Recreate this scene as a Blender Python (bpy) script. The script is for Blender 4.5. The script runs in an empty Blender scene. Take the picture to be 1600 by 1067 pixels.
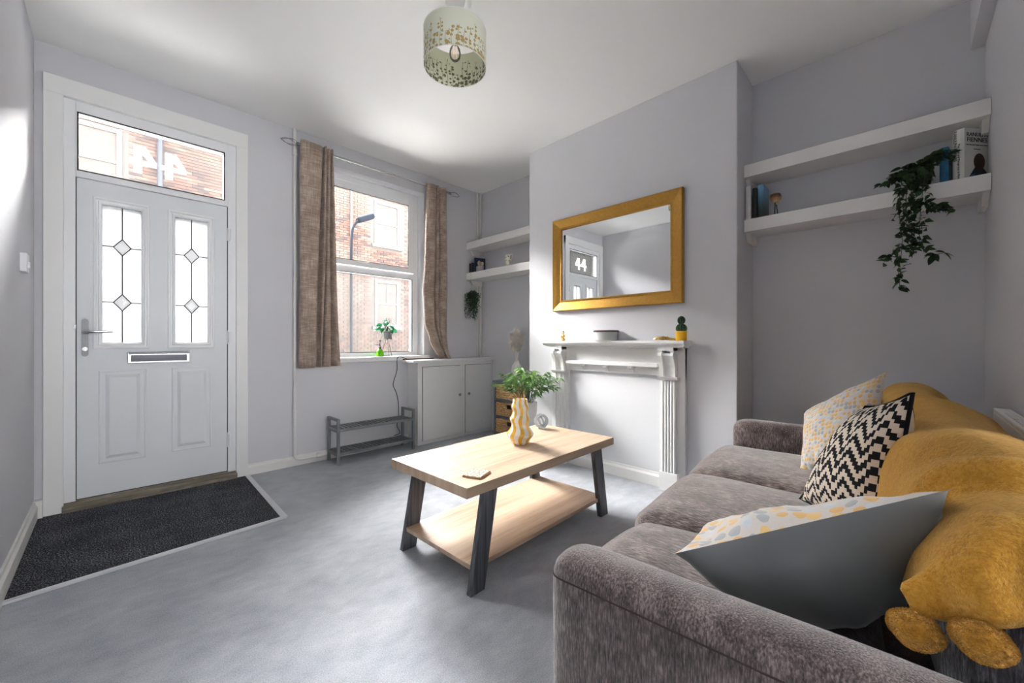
import bpy, bmesh, math, random
from mathutils import Vector, Matrix, noise
PI = math.pi
random.seed(7)
S = bpy.context.scene
C = S.collection

# ------------------------------------------------------------------ camera, sky, lamps, exposure
cam = bpy.data.cameras.new('camera'); cam_ob = bpy.data.objects.new('camera', cam); C.objects.link(cam_ob)
cam.sensor_width = 36.0; cam.lens = 13.94; cam.clip_start = 0.02; cam.clip_end = 200
cam_ob.location = (0, 0, 1.0); cam_ob.rotation_euler = (PI/2, 0, -0.79004)
S.camera = cam_ob

SKY = 9.0; SUN = 155.0
W = bpy.data.worlds.new('overcast_sky'); S.world = W; W.use_nodes = True
bg = W.node_tree.nodes['Background']; bg.inputs[0].default_value = (0.97, 0.985, 1.0, 1); bg.inputs[1].default_value = SKY
def area(name, loc, rot, sx, sy, power=0, portal=False, col=(1, 1, 1)):
    l = bpy.data.lights.new(name, 'AREA'); l.shape = 'RECTANGLE'; l.size = sx; l.size_y = sy; l.energy = power; l.color = col
    if portal: l.cycles.is_portal = True
    o = bpy.data.objects.new(name, l); C.objects.link(o); o.location = loc; o.rotation_euler = rot
    return o
area('window_daylight_portal', (1.75, 3.72, 1.68), (-PI/2, 0, 0), 1.0, 1.7, portal=True)
area('door_daylight_portal', (0.22, 3.72, 1.25), (-PI/2, 0, 0), 0.85, 2.4, portal=True)
area('rear_fill_portal', (0.75, -3.62, 1.6), (PI/2, 0, 0), 1.2, 1.4, portal=True)  # portal for an unseen rear window, added to bring in fill light
sl = bpy.data.lights.new('hazy_sun', 'SUN'); sl.energy = SUN; sl.angle = math.radians(112); sl.color = (1.0, .985, .96)
so = bpy.data.objects.new('hazy_sun', sl); C.objects.link(so); so.location = (1, 9, 12)
so.rotation_euler = Vector((.05, -1.0, -.72)).to_track_quat('-Z', 'Y').to_euler()
vs = S.view_settings
vs.view_transform = 'Standard'; vs.look = 'None'; vs.gamma = 1; vs.use_curve_mapping = False; vs.exposure = 1.33
cy = S.cycles
cy.max_bounces = 14; cy.diffuse_bounces = 9; cy.glossy_bounces = 5; cy.transmission_bounces = 8; cy.transparent_max_bounces = 16
cy.caustics_reflective = False; cy.caustics_refractive = False; cy.sample_clamp_indirect = 8

# ------------------------------------------------------------------ helpers
def tag(o, label=None, cat=None, group=None, kind=None):
    for k, v in (('label', label), ('category', cat), ('group', group), ('kind', kind)):
        if v: o[k] = v
    return o
def link(name, me, parent=None):
    o = bpy.data.objects.new(name, me); C.objects.link(o)
    if parent: o.parent = parent
    return o
def thing(name, label, cat, loc=(0, 0, 0), rz=0.0, group=None):
    o = link(name, None); o.location = loc; o.rotation_euler = (0, 0, rz); o.empty_display_size = .05
    return tag(o, label, cat, group)
def rootmat(o):
    return Matrix.Translation(o.location) @ o.rotation_euler.to_matrix().to_4x4()
def finish(bm, name, mats, smooth=False, angle=40):
    me = bpy.data.meshes.new(name)
    bmesh.ops.recalc_face_normals(bm, faces=bm.faces[:])
    bm.to_mesh(me); bm.free()
    for m in (mats if isinstance(mats, (list, tuple)) else [mats]): me.materials.append(m)
    if smooth:
        for p in me.polygons: p.use_smooth = True
        if angle < 180:
            try: me.set_sharp_from_angle(angle=math.radians(angle))
            except Exception: pass
    return me
def part(name, bm, mats, root=None, world=True, smooth=False, angle=40, label=None):
    """root: the thing (or part) it belongs to; world: the shape was laid out in room coordinates"""
    if root is not None and world:
        top = root
        while top.parent: top = top.parent
        bmesh.ops.transform(bm, matrix=rootmat(top).inverted(), verts=bm.verts[:])
    o = link(name, finish(bm, name, mats, smooth, angle), root)
    if label: o['label'] = label
    return o
def single(name, bm, mats, label, cat, group=None, smooth=False, angle=40, origin=None):
    if origin is not None:
        bmesh.ops.translate(bm, vec=-Vector(origin), verts=bm.verts[:])
    o = link(name, finish(bm, name, mats, smooth, angle)); 
    if origin is not None: o.location = origin
    return tag(o, label, cat, group)
def struct(name, bm, mats, parent=None, smooth=False, angle=40):
    o = link(name, finish(bm, name, mats, smooth, angle), parent)
    if parent is None: o['kind'] = 'structure'
    return o
def B(): return bmesh.new()
def box(bm, x0, x1, y0, y1, z0, z1, bev=0.0, seg=2, M=None):
    t = bmesh.new(); bmesh.ops.create_cube(t, size=1)
    for v in t.verts: v.co = Vector(((x0+x1)/2 + v.co.x*(x1-x0), (y0+y1)/2 + v.co.y*(y1-y0), (z0+z1)/2 + v.co.z*(z1-z0)))
    if bev > 0: bmesh.ops.bevel(t, geom=t.edges[:], offset=bev, segments=seg, profile=.5, affect='EDGES')
    merge(bm, t, M); return bm
def merge(bm, t, M=None, mat=None):
    if M is not None: bmesh.ops.transform(t, matrix=M, verts=t.verts[:])
    vm = {}
    for v in t.verts: vm[v] = bm.verts.new(v.co)
    for f in t.faces:
        try:
            nf = bm.faces.new([vm[v] for v in f.verts]); nf.material_index = f.material_index if mat is None else mat
        except ValueError: pass
    t.free()
def prism(bm, pts, d0, d1, axis='x', M=None):
    """closed outline pts extruded along axis; pts are the two other coordinates in order"""
    t = bmesh.new(); a = []; b = []
    for p in pts:
        for d, L in ((d0, a), (d1, b)):
            co = {'x': (d, p[0], p[1]), 'y': (p[0], d, p[1]), 'z': (p[0], p[1], d)}[axis]
            L.append(t.verts.new(co))
    n = len(pts)
    t.faces.new(a); t.faces.new(b[::-1])
    for i in range(n): t.faces.new((a[i], b[i], b[(i+1) % n], a[(i+1) % n]))
    merge(bm, t, M); return bm
def lathe(bm, prof, seg=24, M=None, cap=True, mod=None):
    t = bmesh.new(); rings = []
    for r, z in prof:
        ring = []
        for k in range(seg):
            a = 2*PI*k/seg; rr = r*(mod(a, z) if mod else 1)
            ring.append(t.verts.new((rr*math.cos(a), rr*math.sin(a), z)))
        rings.append(ring)
    for i in range(len(rings)-1):
        for k in range(seg):
            t.faces.new((rings[i][k], rings[i][(k+1) % seg], rings[i+1][(k+1) % seg], rings[i+1][k]))
    if cap:
        t.faces.new(rings[0][::-1]); t.faces.new(rings[-1])
    merge(bm, t, M); return bm
def tube(bm, pts, r, seg=8, closed=False, M=None):
    t = bmesh.new(); P = [Vector(p) for p in pts]; n = len(P); rings = []
    up = Vector((0, 0, 1)); prev = None
    for i in range(n):
        if closed: d = P[(i+1) % n] - P[i-1]
        else: d = P[min(i+1, n-1)] - P[max(i-1, 0)]
        d.normalize()
        if prev is None:
            a = d.cross(up)
            if a.length < .1: a = d.cross(Vector((1, 0, 0)))
        else: a = prev - d*prev.dot(d)
        a.normalize(); b = d.cross(a); prev = a
        rr = r[i] if isinstance(r, (list, tuple)) else r
        rings.append([t.verts.new(P[i] + a*rr*math.cos(2*PI*k/seg) + b*rr*math.sin(2*PI*k/seg)) for k in range(seg)])
    m = n if closed else n-1
    for i in range(m):
        A = rings[i]; Bq = rings[(i+1) % n]
        for k in range(seg): t.faces.new((A[k], A[(k+1) % seg], Bq[(k+1) % seg], Bq[k]))
    if not closed: t.faces.new(rings[0][::-1]); t.faces.new(rings[-1])
    merge(bm, t, M); return bm
def ball(bm, c, r, u=16, v=10, sc=(1, 1, 1)):
    t = bmesh.new(); bmesh.ops.create_uvsphere(t, u_segments=u, v_segments=v, radius=r)
    for q in t.verts: q.co = Vector((c[0]+q.co.x*sc[0], c[1]+q.co.y*sc[1], c[2]+q.co.z*sc[2]))
    merge(bm, t); return bm
def framework(bm, x0, x1, z0, z1, y0, y1, l, r, t, bt, bev=0.0):
    'two stiles with the rails fitted between them'
    box(bm, x0, x0+l, y0, y1, z0, z1, bev=bev); box(bm, x1-r, x1, y0, y1, z0, z1, bev=bev)
    box(bm, x0+l, x1-r, y0, y1, z1-t, z1, bev=bev); box(bm, x0+l, x1-r, y0, y1, z0, z0+bt, bev=bev); return bm
def strips(bm, x0, x1, z0, z1, y, t):
    box(bm, x0-t, x1+t, y-t, y+t, z0-t, z0+t); box(bm, x0-t, x1+t, y-t, y+t, z1-t, z1+t)
    box(bm, x0-t, x0+t, y-t, y+t, z0+t, z1-t); box(bm, x1-t, x1+t, y-t, y+t, z0+t, z1-t); return bm
def spline(pts, n):
    """Catmull-Rom through pts"""
    P = [Vector(p) for p in pts]; out = []
    m = len(P)-1
    for i in range(m):
        p0 = P[max(i-1, 0)]; p1 = P[i]; p2 = P[i+1]; p3 = P[min(i+2, m)]
        for k in range(n):
            t = k/n
            out.append(0.5*((2*p1) + (p2-p0)*t + (2*p0-5*p1+4*p2-p3)*t*t + (3*p1-p0-3*p2+p3)*t**3))
    out.append(P[-1].copy()); return out
def lerpkeys(keys, t):
    for i in range(len(keys)-1):
        a, b = keys[i], keys[i+1]
        if t <= b[0]:
            w = 0 if b[0] == a[0] else (t-a[0])/(b[0]-a[0]); w = max(0, w); w = w*w*(3-2*w)
            return a[1] + (b[1]-a[1])*w
    return keys[-1][1]
def grid(bm, nu, nv, fn, uvname=None, closed_u=False):
    t = [[bm.verts.new(fn(i/nu, j/nv)) for j in range(nv+1)] for i in range(nu+1)]
    uvl = bm.loops.layers.uv.verify() if uvname else None
    for i in range(nu):
        for j in range(nv):
            f = bm.faces.new((t[i][j], t[i+1][j], t[i+1][j+1], t[i][j+1]))
            if uvl:
                for l, (a, b) in zip(f.loops, ((i, j), (i+1, j), (i+1, j+1), (i, j+1))): l[uvl].uv = (a/nu, b/nv)
    return bm
def softbox(bm, x0, x1, y0, y1, z0, z1, r, n=(10, 10, 6), bulge=0.0, fbulge=0.0, wob=0.0, seed=0):
    t = bmesh.new(); bmesh.ops.create_cube(t, size=2)
    hx, hy, hz = (x1-x0)/2, (y1-y0)/2, (z1-z0)/2; c = Vector(((x0+x1)/2, (y0+y1)/2, (z0+z1)/2))
    for ax, k in enumerate(n):
        ed = [e for e in t.edges if abs((e.verts[0].co-e.verts[1].co)[ax]) > 1e-4]
        for i in range(k, 0, -1):
            pos = -1 + 2*i/(k+1)
            geom = t.verts[:] + t.edges[:] + t.faces[:]
            no = Vector((0, 0, 0)); no[ax] = 1; co = Vector((0, 0, 0)); co[ax] = pos
            bmesh.ops.bisect_plane(t, geom=geom, plane_co=co, plane_no=no)
    H = (hx, hy, hz)
    for v in t.verts:
        p = v.co.copy(); u = p.copy()
        # pull sample lines towards the rounded edges
        q = Vector([math.copysign(abs(p[i])**.75, p[i])*H[i] for i in range(3)])
        cl = Vector([max(-(H[i]-r), min(H[i]-r, q[i])) for i in range(3)])
        d = q-cl
        if d.length > 1e-6: q = cl + d.normalized()*min(r, d.length*1.0 if max(abs(u[0]), abs(u[1]), abs(u[2])) < .999 else r)
        if u.z > .5: q.z += bulge*(1-u.x**2)*(1-u.y**4)
        if u.y > .5: q.y += fbulge*(1-u.x**4)*(1-u.z**2)
        if wob: q += Vector(noise.noise_vector((q+c)*6+Vector((seed, 0, 0))))*wob
        v.co = c + q
    merge(bm, t); return bm
def subsurf(o, n=1):
    m = o.modifiers.new('smooth', 'SUBSURF'); m.levels = n; m.render_levels = n; return o
def dup(src, parent, loc, rot=None, scale=None):
    o = src.copy(); C.objects.link(o); o.parent = parent; o.location = loc
    if rot is not None: o.rotation_euler = rot
    if scale is not None: o.scale = scale if isinstance(scale, (tuple, list)) else (scale,)*3
    return o
def text_mesh(body, size, align='CENTER', ext=0.0006, spacing=1.0, bold=0.0):
    cu = bpy.data.curves.new('lettering', 'FONT'); cu.body = body; cu.size = size; cu.align_x = align; cu.align_y = 'CENTER'
    cu.extrude = ext; cu.space_character = spacing; cu.offset = bold; cu.resolution_u = 3
    o = bpy.data.objects.new('lettering', cu); C.objects.link(o)
    dg = bpy.context.evaluated_depsgraph_get(); dg.update()
    me = bpy.data.meshes.new_from_object(o.evaluated_get(dg)); bpy.data.objects.remove(o)
    me.name = 'lettering'; return me

# ------------------------------------------------------------------ materials
class N:
    """tiny node-tree builder"""
    def __init__(s, name):
        s.m = bpy.data.materials.new(name); s.m.use_nodes = True; s.t = s.m.node_tree; s.n = s.t.nodes
        s.p = s.n['Principled BSDF']; s.out = s.n['Material Output']
    def add(s, typ, **kw):
        x = s.n.new(typ)
        for k, v in kw.items(): setattr(x, k, v)
        return x
    def set(s, sock, val):
        if isinstance(val, bpy.types.NodeSocket): s.t.links.new(val, sock)
        else: sock.default_value = val
    def math(s, op, a, b=0.0, c=0.0):
        x = s.add('ShaderNodeMath', operation=op); s.set(x.inputs[0], a); s.set(x.inputs[1], b); s.set(x.inputs[2], c); return x.outputs[0]
    def coord(s, which='Object'): return s.add('ShaderNodeTexCoord').outputs[which]
    def mapping(s, vec, scale=(1, 1, 1), rot=(0, 0, 0), loc=(0, 0, 0)):
        x = s.add('ShaderNodeMapping'); s.set(x.inputs[0], vec); x.inputs['Scale'].default_value = scale; x.inputs['Rotation'].default_value = rot; x.inputs['Location'].default_value = loc; return x.outputs[0]
    def noise(s, vec, scale, detail=4, rough=.55, out=0):
        x = s.add('ShaderNodeTexNoise'); s.set(x.inputs['Vector'], vec); x.inputs['Scale'].default_value = scale; x.inputs['Detail'].default_value = detail; x.inputs['Roughness'].default_value = rough; return x.outputs[out]
    def voronoi(s, vec, scale, rand=1.0, out='Distance', dim='3D'):
        x = s.add('ShaderNodeTexVoronoi', voronoi_dimensions=dim); s.set(x.inputs['Vector'], vec); x.inputs['Scale'].default_value = scale; x.inputs['Randomness'].default_value = rand; return x
    def ramp(s, fac, stops, interp='LINEAR'):
        x = s.add('ShaderNodeValToRGB'); r = x.color_ramp; r.interpolation = interp
        while len(r.elements) < len(stops): r.elements.new(.5)
        for e, (p, c) in zip(r.elements, stops): e.position = p; e.color = (*c, 1) if len(c) == 3 else c
        s.set(x.inputs[0], fac); return x.outputs[0]
    def mix(s, fac, a, b, mode='MIX'):
        x = s.add('ShaderNodeMix', data_type='RGBA', blend_type=mode); s.set(x.inputs[0], fac)
        for sock, v in ((x.inputs[6], a), (x.inputs[7], b)):
            if isinstance(v, tuple) and len(v) == 3: v = (*v, 1)
            s.set(sock, v)
        return x.outputs[2]
    def sep(s, vec):
        x = s.add('ShaderNodeSeparateXYZ'); s.set(x.inputs[0], vec); return x.outputs
    def bump(s, h, strength=.3, dist=.002):
        x = s.add('ShaderNodeBump'); s.set(x.inputs['Height'], h); x.inputs['Strength'].default_value = strength; x.inputs['Distance'].default_value = dist
        s.t.links.new(x.outputs[0], s.p.inputs['Normal']); return x
    def P(s, col=None, rough=None, metal=None, spec=None, **kw):
        if col is not None: s.set(s.p.inputs['Base Color'], (*col, 1) if isinstance(col, tuple) and len(col) == 3 else col)
        if rough is not None: s.set(s.p.inputs['Roughness'], rough)
        if metal is not None: s.p.inputs['Metallic'].default_value = metal
        if spec is not None: s.p.inputs['Specular IOR Level'].default_value = spec
        for k, v in kw.items(): s.set(s.p.inputs[k.replace('_', ' ')], v)
        return s
def lin(r, g, b):
    f = lambda c: (c/255/12.92) if c <= 10 else ((c/255+.055)/1.055)**2.4
    return (f(r), f(g), f(b))
def plain(name, col, rough=.5, metal=0.0, spec=.4, var=.06, scale=30, bump=0.0, bscale=120, **kw):
    n = N(name); c = n.coord()
    f = n.noise(c, scale, 3)
    n.P(n.mix(f, tuple(x*(1-var) for x in col), tuple(min(1, x*(1+var)) for x in col)), rough, metal, spec, **kw)
    if bump: n.bump(n.noise(c, bscale, 4), bump, .001)
    return n.m
WALLC = (.625, .625, .652)
def wall_mat():
    n = N('painted_plaster'); c = n.coord()
    f = n.noise(c, 1.4, 3); n.P(n.mix(f, tuple(x*.97 for x in WALLC), tuple(x*1.03 for x in WALLC)), .75, spec=.25)
    h = n.math('ADD', n.math('MULTIPLY', n.noise(c, 3.0, 2), 3.0), n.math('MULTIPLY', n.noise(c, 160, 2), .12)); n.bump(h, .22, .006)
    return n.m
M_WALL = wall_mat()
def ceil_mat():
    n = N('ceiling_paint'); c = n.coord(); n.P((.90, .90, .89), .85, spec=.2)
    n.bump(n.noise(c, 2.2, 3), .3, .012); return n.m
M_CEIL = ceil_mat()
M_WHITE = plain('white_gloss_paint', (.80, .80, .79), .35, var=.02, scale=12, bump=.08, bscale=60)
M_WARMWHITE = plain('shelf_white_paint', (.80, .785, .77), .4, var=.02, scale=10, bump=.08, bscale=50)
M_UPVC = plain('white_plastic', (.82, .83, .84), .28, var=.01, scale=5)
M_DOOR = plain('door_grain_white', (.72, .745, .77), .38, var=.015, scale=6, bump=.1, bscale=90)
M_SKIRT = plain('skirting_paint', (.76, .75, .72), .45, var=.08, scale=9, bump=.1, bscale=40)
M_DARKGAP = plain('black_seal_and_gap', (.012, .014, .016), .6)  # gaskets, and the painted shade in the cupboard door gaps
M_CHROME = plain('polished_chrome', (.62, .62, .63), .12, 1.0, var=.02)
M_STEEL = plain('brushed_steel', (.28, .28, .29), .3, 1.0, var=.05)
M_BLACKMETAL = plain('dark_metal', (.03, .03, .035), .45, .6)
def carpet_mat():
    n = N('grey_carpet'); c = n.coord()
    big = n.noise(c, 2.3, 5, .6); fine = n.noise(c, 260, 3, .7); mid = n.noise(n.mapping(c, (1, 1.6, 1), (0, 0, .5)), 9, 5, .65)
    f = n.math('ADD', n.math('MULTIPLY', big, .35), n.math('ADD', n.math('MULTIPLY', mid, .35), n.math('MULTIPLY', fine, .75)))
    col = n.ramp(f, [(.48, (.18, .198, .23)), (.70, (.355, .38, .42)), (.92, (.54, .56, .595))])
    n.P(col, .95, spec=.1, Sheen_Weight=.25, Sheen_Roughness=.6)
    n.bump(n.math('ADD', n.math('MULTIPLY', fine, .7), n.math('MULTIPLY', mid, .6)), .7, .006); return n.m
M_CARPET = carpet_mat()
def mat_mat():
    n = N('doormat_pile'); c = n.coord()
    f = n.noise(c, 165, 2, .75); g = n.noise(c, 6, 3)
    f2 = n.math('ADD', f, n.math('MULTIPLY', n.math('SUBTRACT', g, .5), .12))
    n.P(n.ramp(f2, [(.40, (.010, .0105, .014)), (.51, (.035, .036, .042)), (.60, (.15, .15, .165)), (.69, (.42, .42, .44))]), .95, spec=.1)
    n.bump(f, .8, .006); return n.m
M_MAT = mat_mat()
def oak(name, axis, tint=1.0):
    n = N(name); c = n.coord()
    sc = [26, 26, 26]; sc[axis] = 1.6
    w = n.noise(n.mapping(c, tuple(sc)), 1.0, 6, .6); 
    sc2 = [130, 130, 130]; sc2[axis] = 5
    g = n.noise(n.mapping(c, tuple(sc2)), 1.0, 3, .7)
    sc3 = [5, 5, 5]; sc3[axis] = .8
    b = n.noise(n.mapping(c, tuple(sc3)), 1.0, 3, .5)
    f = n.math('ADD', n.math('MULTIPLY', w, .5), n.math('ADD', n.math('MULTIPLY', g, .25), n.math('MULTIPLY', b, .3)))
    cols = [(.34, (.28, .185, .115)), (.47, (.47, .34, .235)), (.58, (.57, .43, .31)), (.72, (.65, .51, .385))]
    n.P(n.ramp(f, [(p, tuple(x*tint for x in q)) for p, q in cols]), .42, spec=.4); n.bump(g, .12, .001); return n.m
M_OAK = oak('sonoma_oak', 0); M_OAKDARK = oak('oak_edge', 0, .62); M_OAKEND = oak('oak_end_edge', 2, .8)
def greywood(name, axis, lo, hi):
    n = N(name); c = n.coord(); sc = [70, 70, 70]; sc[axis] = 2.2
    f = n.noise(n.mapping(c, tuple(sc)), 1, 5, .65); n.P(n.ramp(f, [(.33, lo), (.68, hi)]), .5, spec=.35); n.bump(f, .2, .001); return n.m
M_LEG = greywood('graphite_wood', 2, (.035, .038, .044), (.13, .135, .15))
M_RACK = plain('grey_painted_pine', (.19, .20, .21), .45, var=.1, scale=40)
M_UNIT = plain('grey_unit_paint', (.115, .125, .14), .45, var=.06)
def old_wood():
    n = N('weathered_sill_wood'); c = n.coord(); f = n.noise(n.mapping(c, (3, 40, 40)), 1, 5, .7); g = n.noise(c, 14, 4)
    n.P(n.mix(n.math('MULTIPLY', g, .8), n.ramp(f, [(.3, (.08, .068, .05)), (.5, (.27, .24, .19)), (.7, (.46, .42, .35))]), (.10, .085, .06)), .8, spec=.2); n.bump(f, .5, .004); return n.m
M_OLDWOOD = old_wood()
def glass_mat(name, haze=0.0, hazecol=(.9, .92, .93), streak=False):
    n = N(name); n.n.remove(n.p)
    tr = n.add('ShaderNodeBsdfTransparent'); gl = n.add('ShaderNodeBsdfGlossy'); gl.inputs['Roughness'].default_value = .02
    fr = n.add('ShaderNodeFresnel'); fr.inputs[0].default_value = 1.35
    mx = n.add('ShaderNodeMixShader'); n.t.links.new(fr.outputs[0], mx.inputs[0]); n.t.links.new(tr.outputs[0], mx.inputs[1]); n.t.links.new(gl.outputs[0], mx.inputs[2])
    last = mx
    if haze or streak:
        tl = n.add('ShaderNodeBsdfTranslucent'); tl.inputs[0].default_value = (*hazecol, 1)
        m2 = n.add('ShaderNodeMixShader'); n.t.links.new(mx.outputs[0], m2.inputs[1]); n.t.links.new(tl.outputs[0], m2.inputs[2])
        if streak:
            c = n.coord(); a = n.noise(n.mapping(c, (22, 1, 2.2)), 1, 5, .6); b = n.noise(c, 7, 5, .6)
            f = n.math('ADD', n.math('MULTIPLY', a, .6), n.math('MULTIPLY', b, .5)); n.t.links.new(n.math('MULTIPLY', n.ramp(f, [(.38, (.35,)*3), (.72, (1,)*3)]), haze), m2.inputs[0])
        else: m2.inputs[0].default_value = haze
        last = m2
    n.t.links.new(last.outputs[0], n.out.inputs[0]); return n.m
M_GLASS = glass_mat('window_glass')
M_TRANSOM = glass_mat('transom_glass', .18, (.018, .018, .018))
M_DIRTY = glass_mat('misted_glass', .32, (.024, .0245, .025), streak=True)
M_FROST = glass_mat('frosted_glass', .95, (.15, .152, .155))
M_BEVELGLASS = glass_mat('bevelled_glass', .6, (.11, .112, .115))
M_MIRROR = plain('mirror_silver', (.93, .94, .94), .0, 1.0, var=.0)
def gold_frame():
    n = N('gilt_frame'); c = n.coord(); f = n.noise(c, 60, 5, .7); g = n.noise(c, 9, 3)
    n.P(n.mix(n.math('MULTIPLY', f, .9), (.52, .29, .055), (.26, .125, .02)), n.ramp(g, [(.3, (.3,)*3), (.7, (.48,)*3)]), .72, spec=.5); n.bump(f, .3, .002); return n.m
M_GOLD = gold_frame()
M_BRASS = plain('polished_gold', (.75, .45, .12), .22, 1.0, var=.15, scale=60)
def chenille(name, rot_axis, lo, hi):
    """short chenille slubs; rot_axis is the direction the slubs run"""
    n = N(name); c = n.coord(); sc = [300, 300, 300]; sc[rot_axis] = 42
    f = n.noise(n.mapping(c, tuple(sc)), 1, 3, .6); g = n.noise(c, 16, 5, .65); h = n.noise(c, 3.2, 2)
    v = n.math('ADD', n.math('MULTIPLY', f, .62), n.math('ADD', n.math('MULTIPLY', g, .38), n.math('MULTIPLY', n.math('SUBTRACT', h, .5), .10)))
    mid = tuple((a+b)*.35 for a, b in zip(lo, hi))
    n.P(n.ramp(v, [(.38, lo), (.50, mid), (.63, hi)]), .8, spec=.2, Sheen_Weight=.5, Sheen_Roughness=.45)
    n.bump(f, .7, .003); return n.m
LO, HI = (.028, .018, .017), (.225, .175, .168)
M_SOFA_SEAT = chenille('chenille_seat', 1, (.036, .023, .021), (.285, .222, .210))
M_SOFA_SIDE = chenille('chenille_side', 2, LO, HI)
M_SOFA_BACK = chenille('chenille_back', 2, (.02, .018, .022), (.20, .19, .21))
def throw_mat():
    n = N('mustard_fleece'); c = n.coord()
    f = n.noise(c, 190, 4, .7); g = n.noise(c, 7, 4); k = n.noise(c, 60, 3, .7)
    v = n.math('ADD', n.math('MULTIPLY', f, .45), n.math('ADD', n.math('MULTIPLY', g, .3), n.math('MULTIPLY', k, .25)))
    n.P(n.ramp(v, [(.34, (.28, .115, .010)), (.52, (.50, .235, .024)), (.70, (.66, .36, .065))]), .95, spec=.08, Sheen_Weight=.6, Sheen_Roughness=.5, Sheen_Tint=(.95, .75, .4, 1))
    n.bump(n.math('ADD', f, k), .9, .005); return n.m
M_THROW = throw_mat()
def dots_mat(scale):
    n = N('dotted_weave'); uv = n.coord('UV')
    v = n.add('ShaderNodeTexVoronoi', voronoi_dimensions='2D'); n.set(v.inputs['Vector'], uv); v.inputs['Scale'].default_value = scale; v.inputs['Randomness'].default_value = .45
    rnd = n.sep(v.outputs['Color'])
    size = n.math('ADD', .34, n.math('MULTIPLY', rnd[1], .12))
    inside = n.math('LESS_THAN', v.outputs['Distance'], size)
    pick = n.ramp(rnd[0], [(0, (.62, .32, .03)), (.40, (.27, .29, .33)), (.62, (.46, .51, .56)), (.84, (.66, .40, .07))], 'CONSTANT')
    fine = n.noise(uv, 220, 3, .7)
    base = n.mix(fine, (.50, .46, .42), (.64, .60, .56))
    col = n.mix(inside, base, n.mix(n.math('MULTIPLY', fine, .35), pick, (.85, .82, .76)))
    n.P(col, .9, spec=.15, Sheen_Weight=.3)
    hgt = n.math('MULTIPLY', inside, n.math('SUBTRACT', 1.0, n.math('MULTIPLY', v.outputs['Distance'], 1.4)))
    n.bump(n.math('ADD', hgt, n.math('MULTIPLY', fine, .4)), .6, .004); return n.m
M_DOTS = dots_mat(15.0); M_DOTS_FINE = dots_mat(20.0)
M_VELVET = plain('grey_velvet', (.155, .165, .165), .55, spec=.35, var=.2, scale=7, Sheen_Weight=.8, Sheen_Roughness=.35)
def ikat():
    n = N('zigzag_print'); uv = n.coord('UV'); s = n.sep(uv); u, v = s[0], s[1]
    M = 5.0
    us = n.math('DIVIDE', n.math('FLOOR', n.math('MULTIPLY', u, 46)), 46)
    tri = n.math('ABSOLUTE', n.math('SUBTRACT', n.math('FRACT', n.math('MULTIPLY', us, M)), .5))
    tri = n.math('DIVIDE', n.math('FLOOR', n.math('MULTIPLY', tri, 12)), 12)
    w = n.math('ADD', n.math('MULTIPLY', v, 9.0), n.math('MULTIPLY', tri, 2.6))
    band = n.math('FRACT', w)
    dens = n.ramp(v, [(0, (.5,)*3), (.25, (.42,)*3), (.5, (.56,)*3), (.75, (.44,)*3), (1, (.5,)*3)])
    blk = n.math('LESS_THAN', band, dens)
    fine = n.noise(uv, 160, 2)
    n.P(n.mix(blk, n.mix(fine, (.55, .47, .38), (.70, .62, .52)), (.012, .012, .015)), .85, spec=.15); n.bump(fine, .3, .001); return n.m
M_IKAT = ikat()
def ikat2():
    n = N('scribble_print'); uv = n.coord('UV')
    w = n.add('ShaderNodeTexWave', wave_type='BANDS'); n.set(w.inputs['Vector'], n.mapping(uv, (1, 1, 1), (0, 0, .6))); w.inputs['Scale'].default_value = 2.4; w.inputs['Distortion'].default_value = 3.0; w.inputs['Detail'].default_value = 0
    blk = n.math('LESS_THAN', w.outputs['Fac'], .2)
    n.P(n.mix(blk, (.62, .54, .44), (.012, .012, .015)), .85, spec=.15); return n.m
M_IKAT2 = ikat2()
M_BLACKFAB = plain('black_piping', (.010, .010, .013), .8, spec=.15)
def curtain_mat():
    n = N('slub_curtain'); c = n.coord(); uv = n.coord('UV')
    a = n.noise(n.mapping(uv, (9, 190, 1)), 1, 4, .7); b = n.noise(n.mapping(uv, (120, 14, 1)), 1, 4, .7); g = n.noise(n.mapping(uv, (6, 18, 1)), 1, 4)
    f = n.math('ADD', n.math('MULTIPLY', a, .38), n.math('ADD', n.math('MULTIPLY', b, .34), n.math('MULTIPLY', g, .3)))
    col = n.ramp(f, [(.36, (.16, .115, .09)), (.50, (.34, .26, .21)), (.64, (.60, .50, .42))])
    n.P(col, .8, spec=.2, Sheen_Weight=.3)
    tl = n.add('ShaderNodeBsdfTranslucent'); n.set(tl.inputs[0], col); mx = n.add('ShaderNodeMixShader'); mx.inputs[0].default_value = .12
    n.t.links.new(n.p.outputs[0], mx.inputs[1]); n.t.links.new(tl.outputs[0], mx.inputs[2]); n.t.links.new(mx.outputs[0], n.out.inputs[0])
    n.bump(f, .3, .002); return n.m
M_CURTAIN = curtain_mat()
def leaf_mat(name, lo, hi, rough=.4):
    n = N(name); r = n.add('ShaderNodeObjectInfo').outputs['Random']; c = n.coord()
    f = n.math('ADD', n.math('MULTIPLY', r, .7), n.math('MULTIPLY', n.noise(c, 60, 3), .3))
    col = n.mix(f, lo, hi); n.P(col, rough, spec=.4)
    tl = n.add('ShaderNodeBsdfTranslucent'); n.set(tl.inputs[0], col); mx = n.add('ShaderNodeMixShader'); mx.inputs[0].default_value = .2
    n.t.links.new(n.p.outputs[0], mx.inputs[1]); n.t.links.new(tl.outputs[0], mx.inputs[2]); n.t.links.new(mx.outputs[0], n.out.inputs[0]); return n.m
M_LEAF_DARK = leaf_mat('dark_leaf', (.012, .032, .014), (.05, .105, .03))
M_LEAF_MID = leaf_mat('green_leaf', (.05, .14, .025), (.24, .42, .10))
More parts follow.
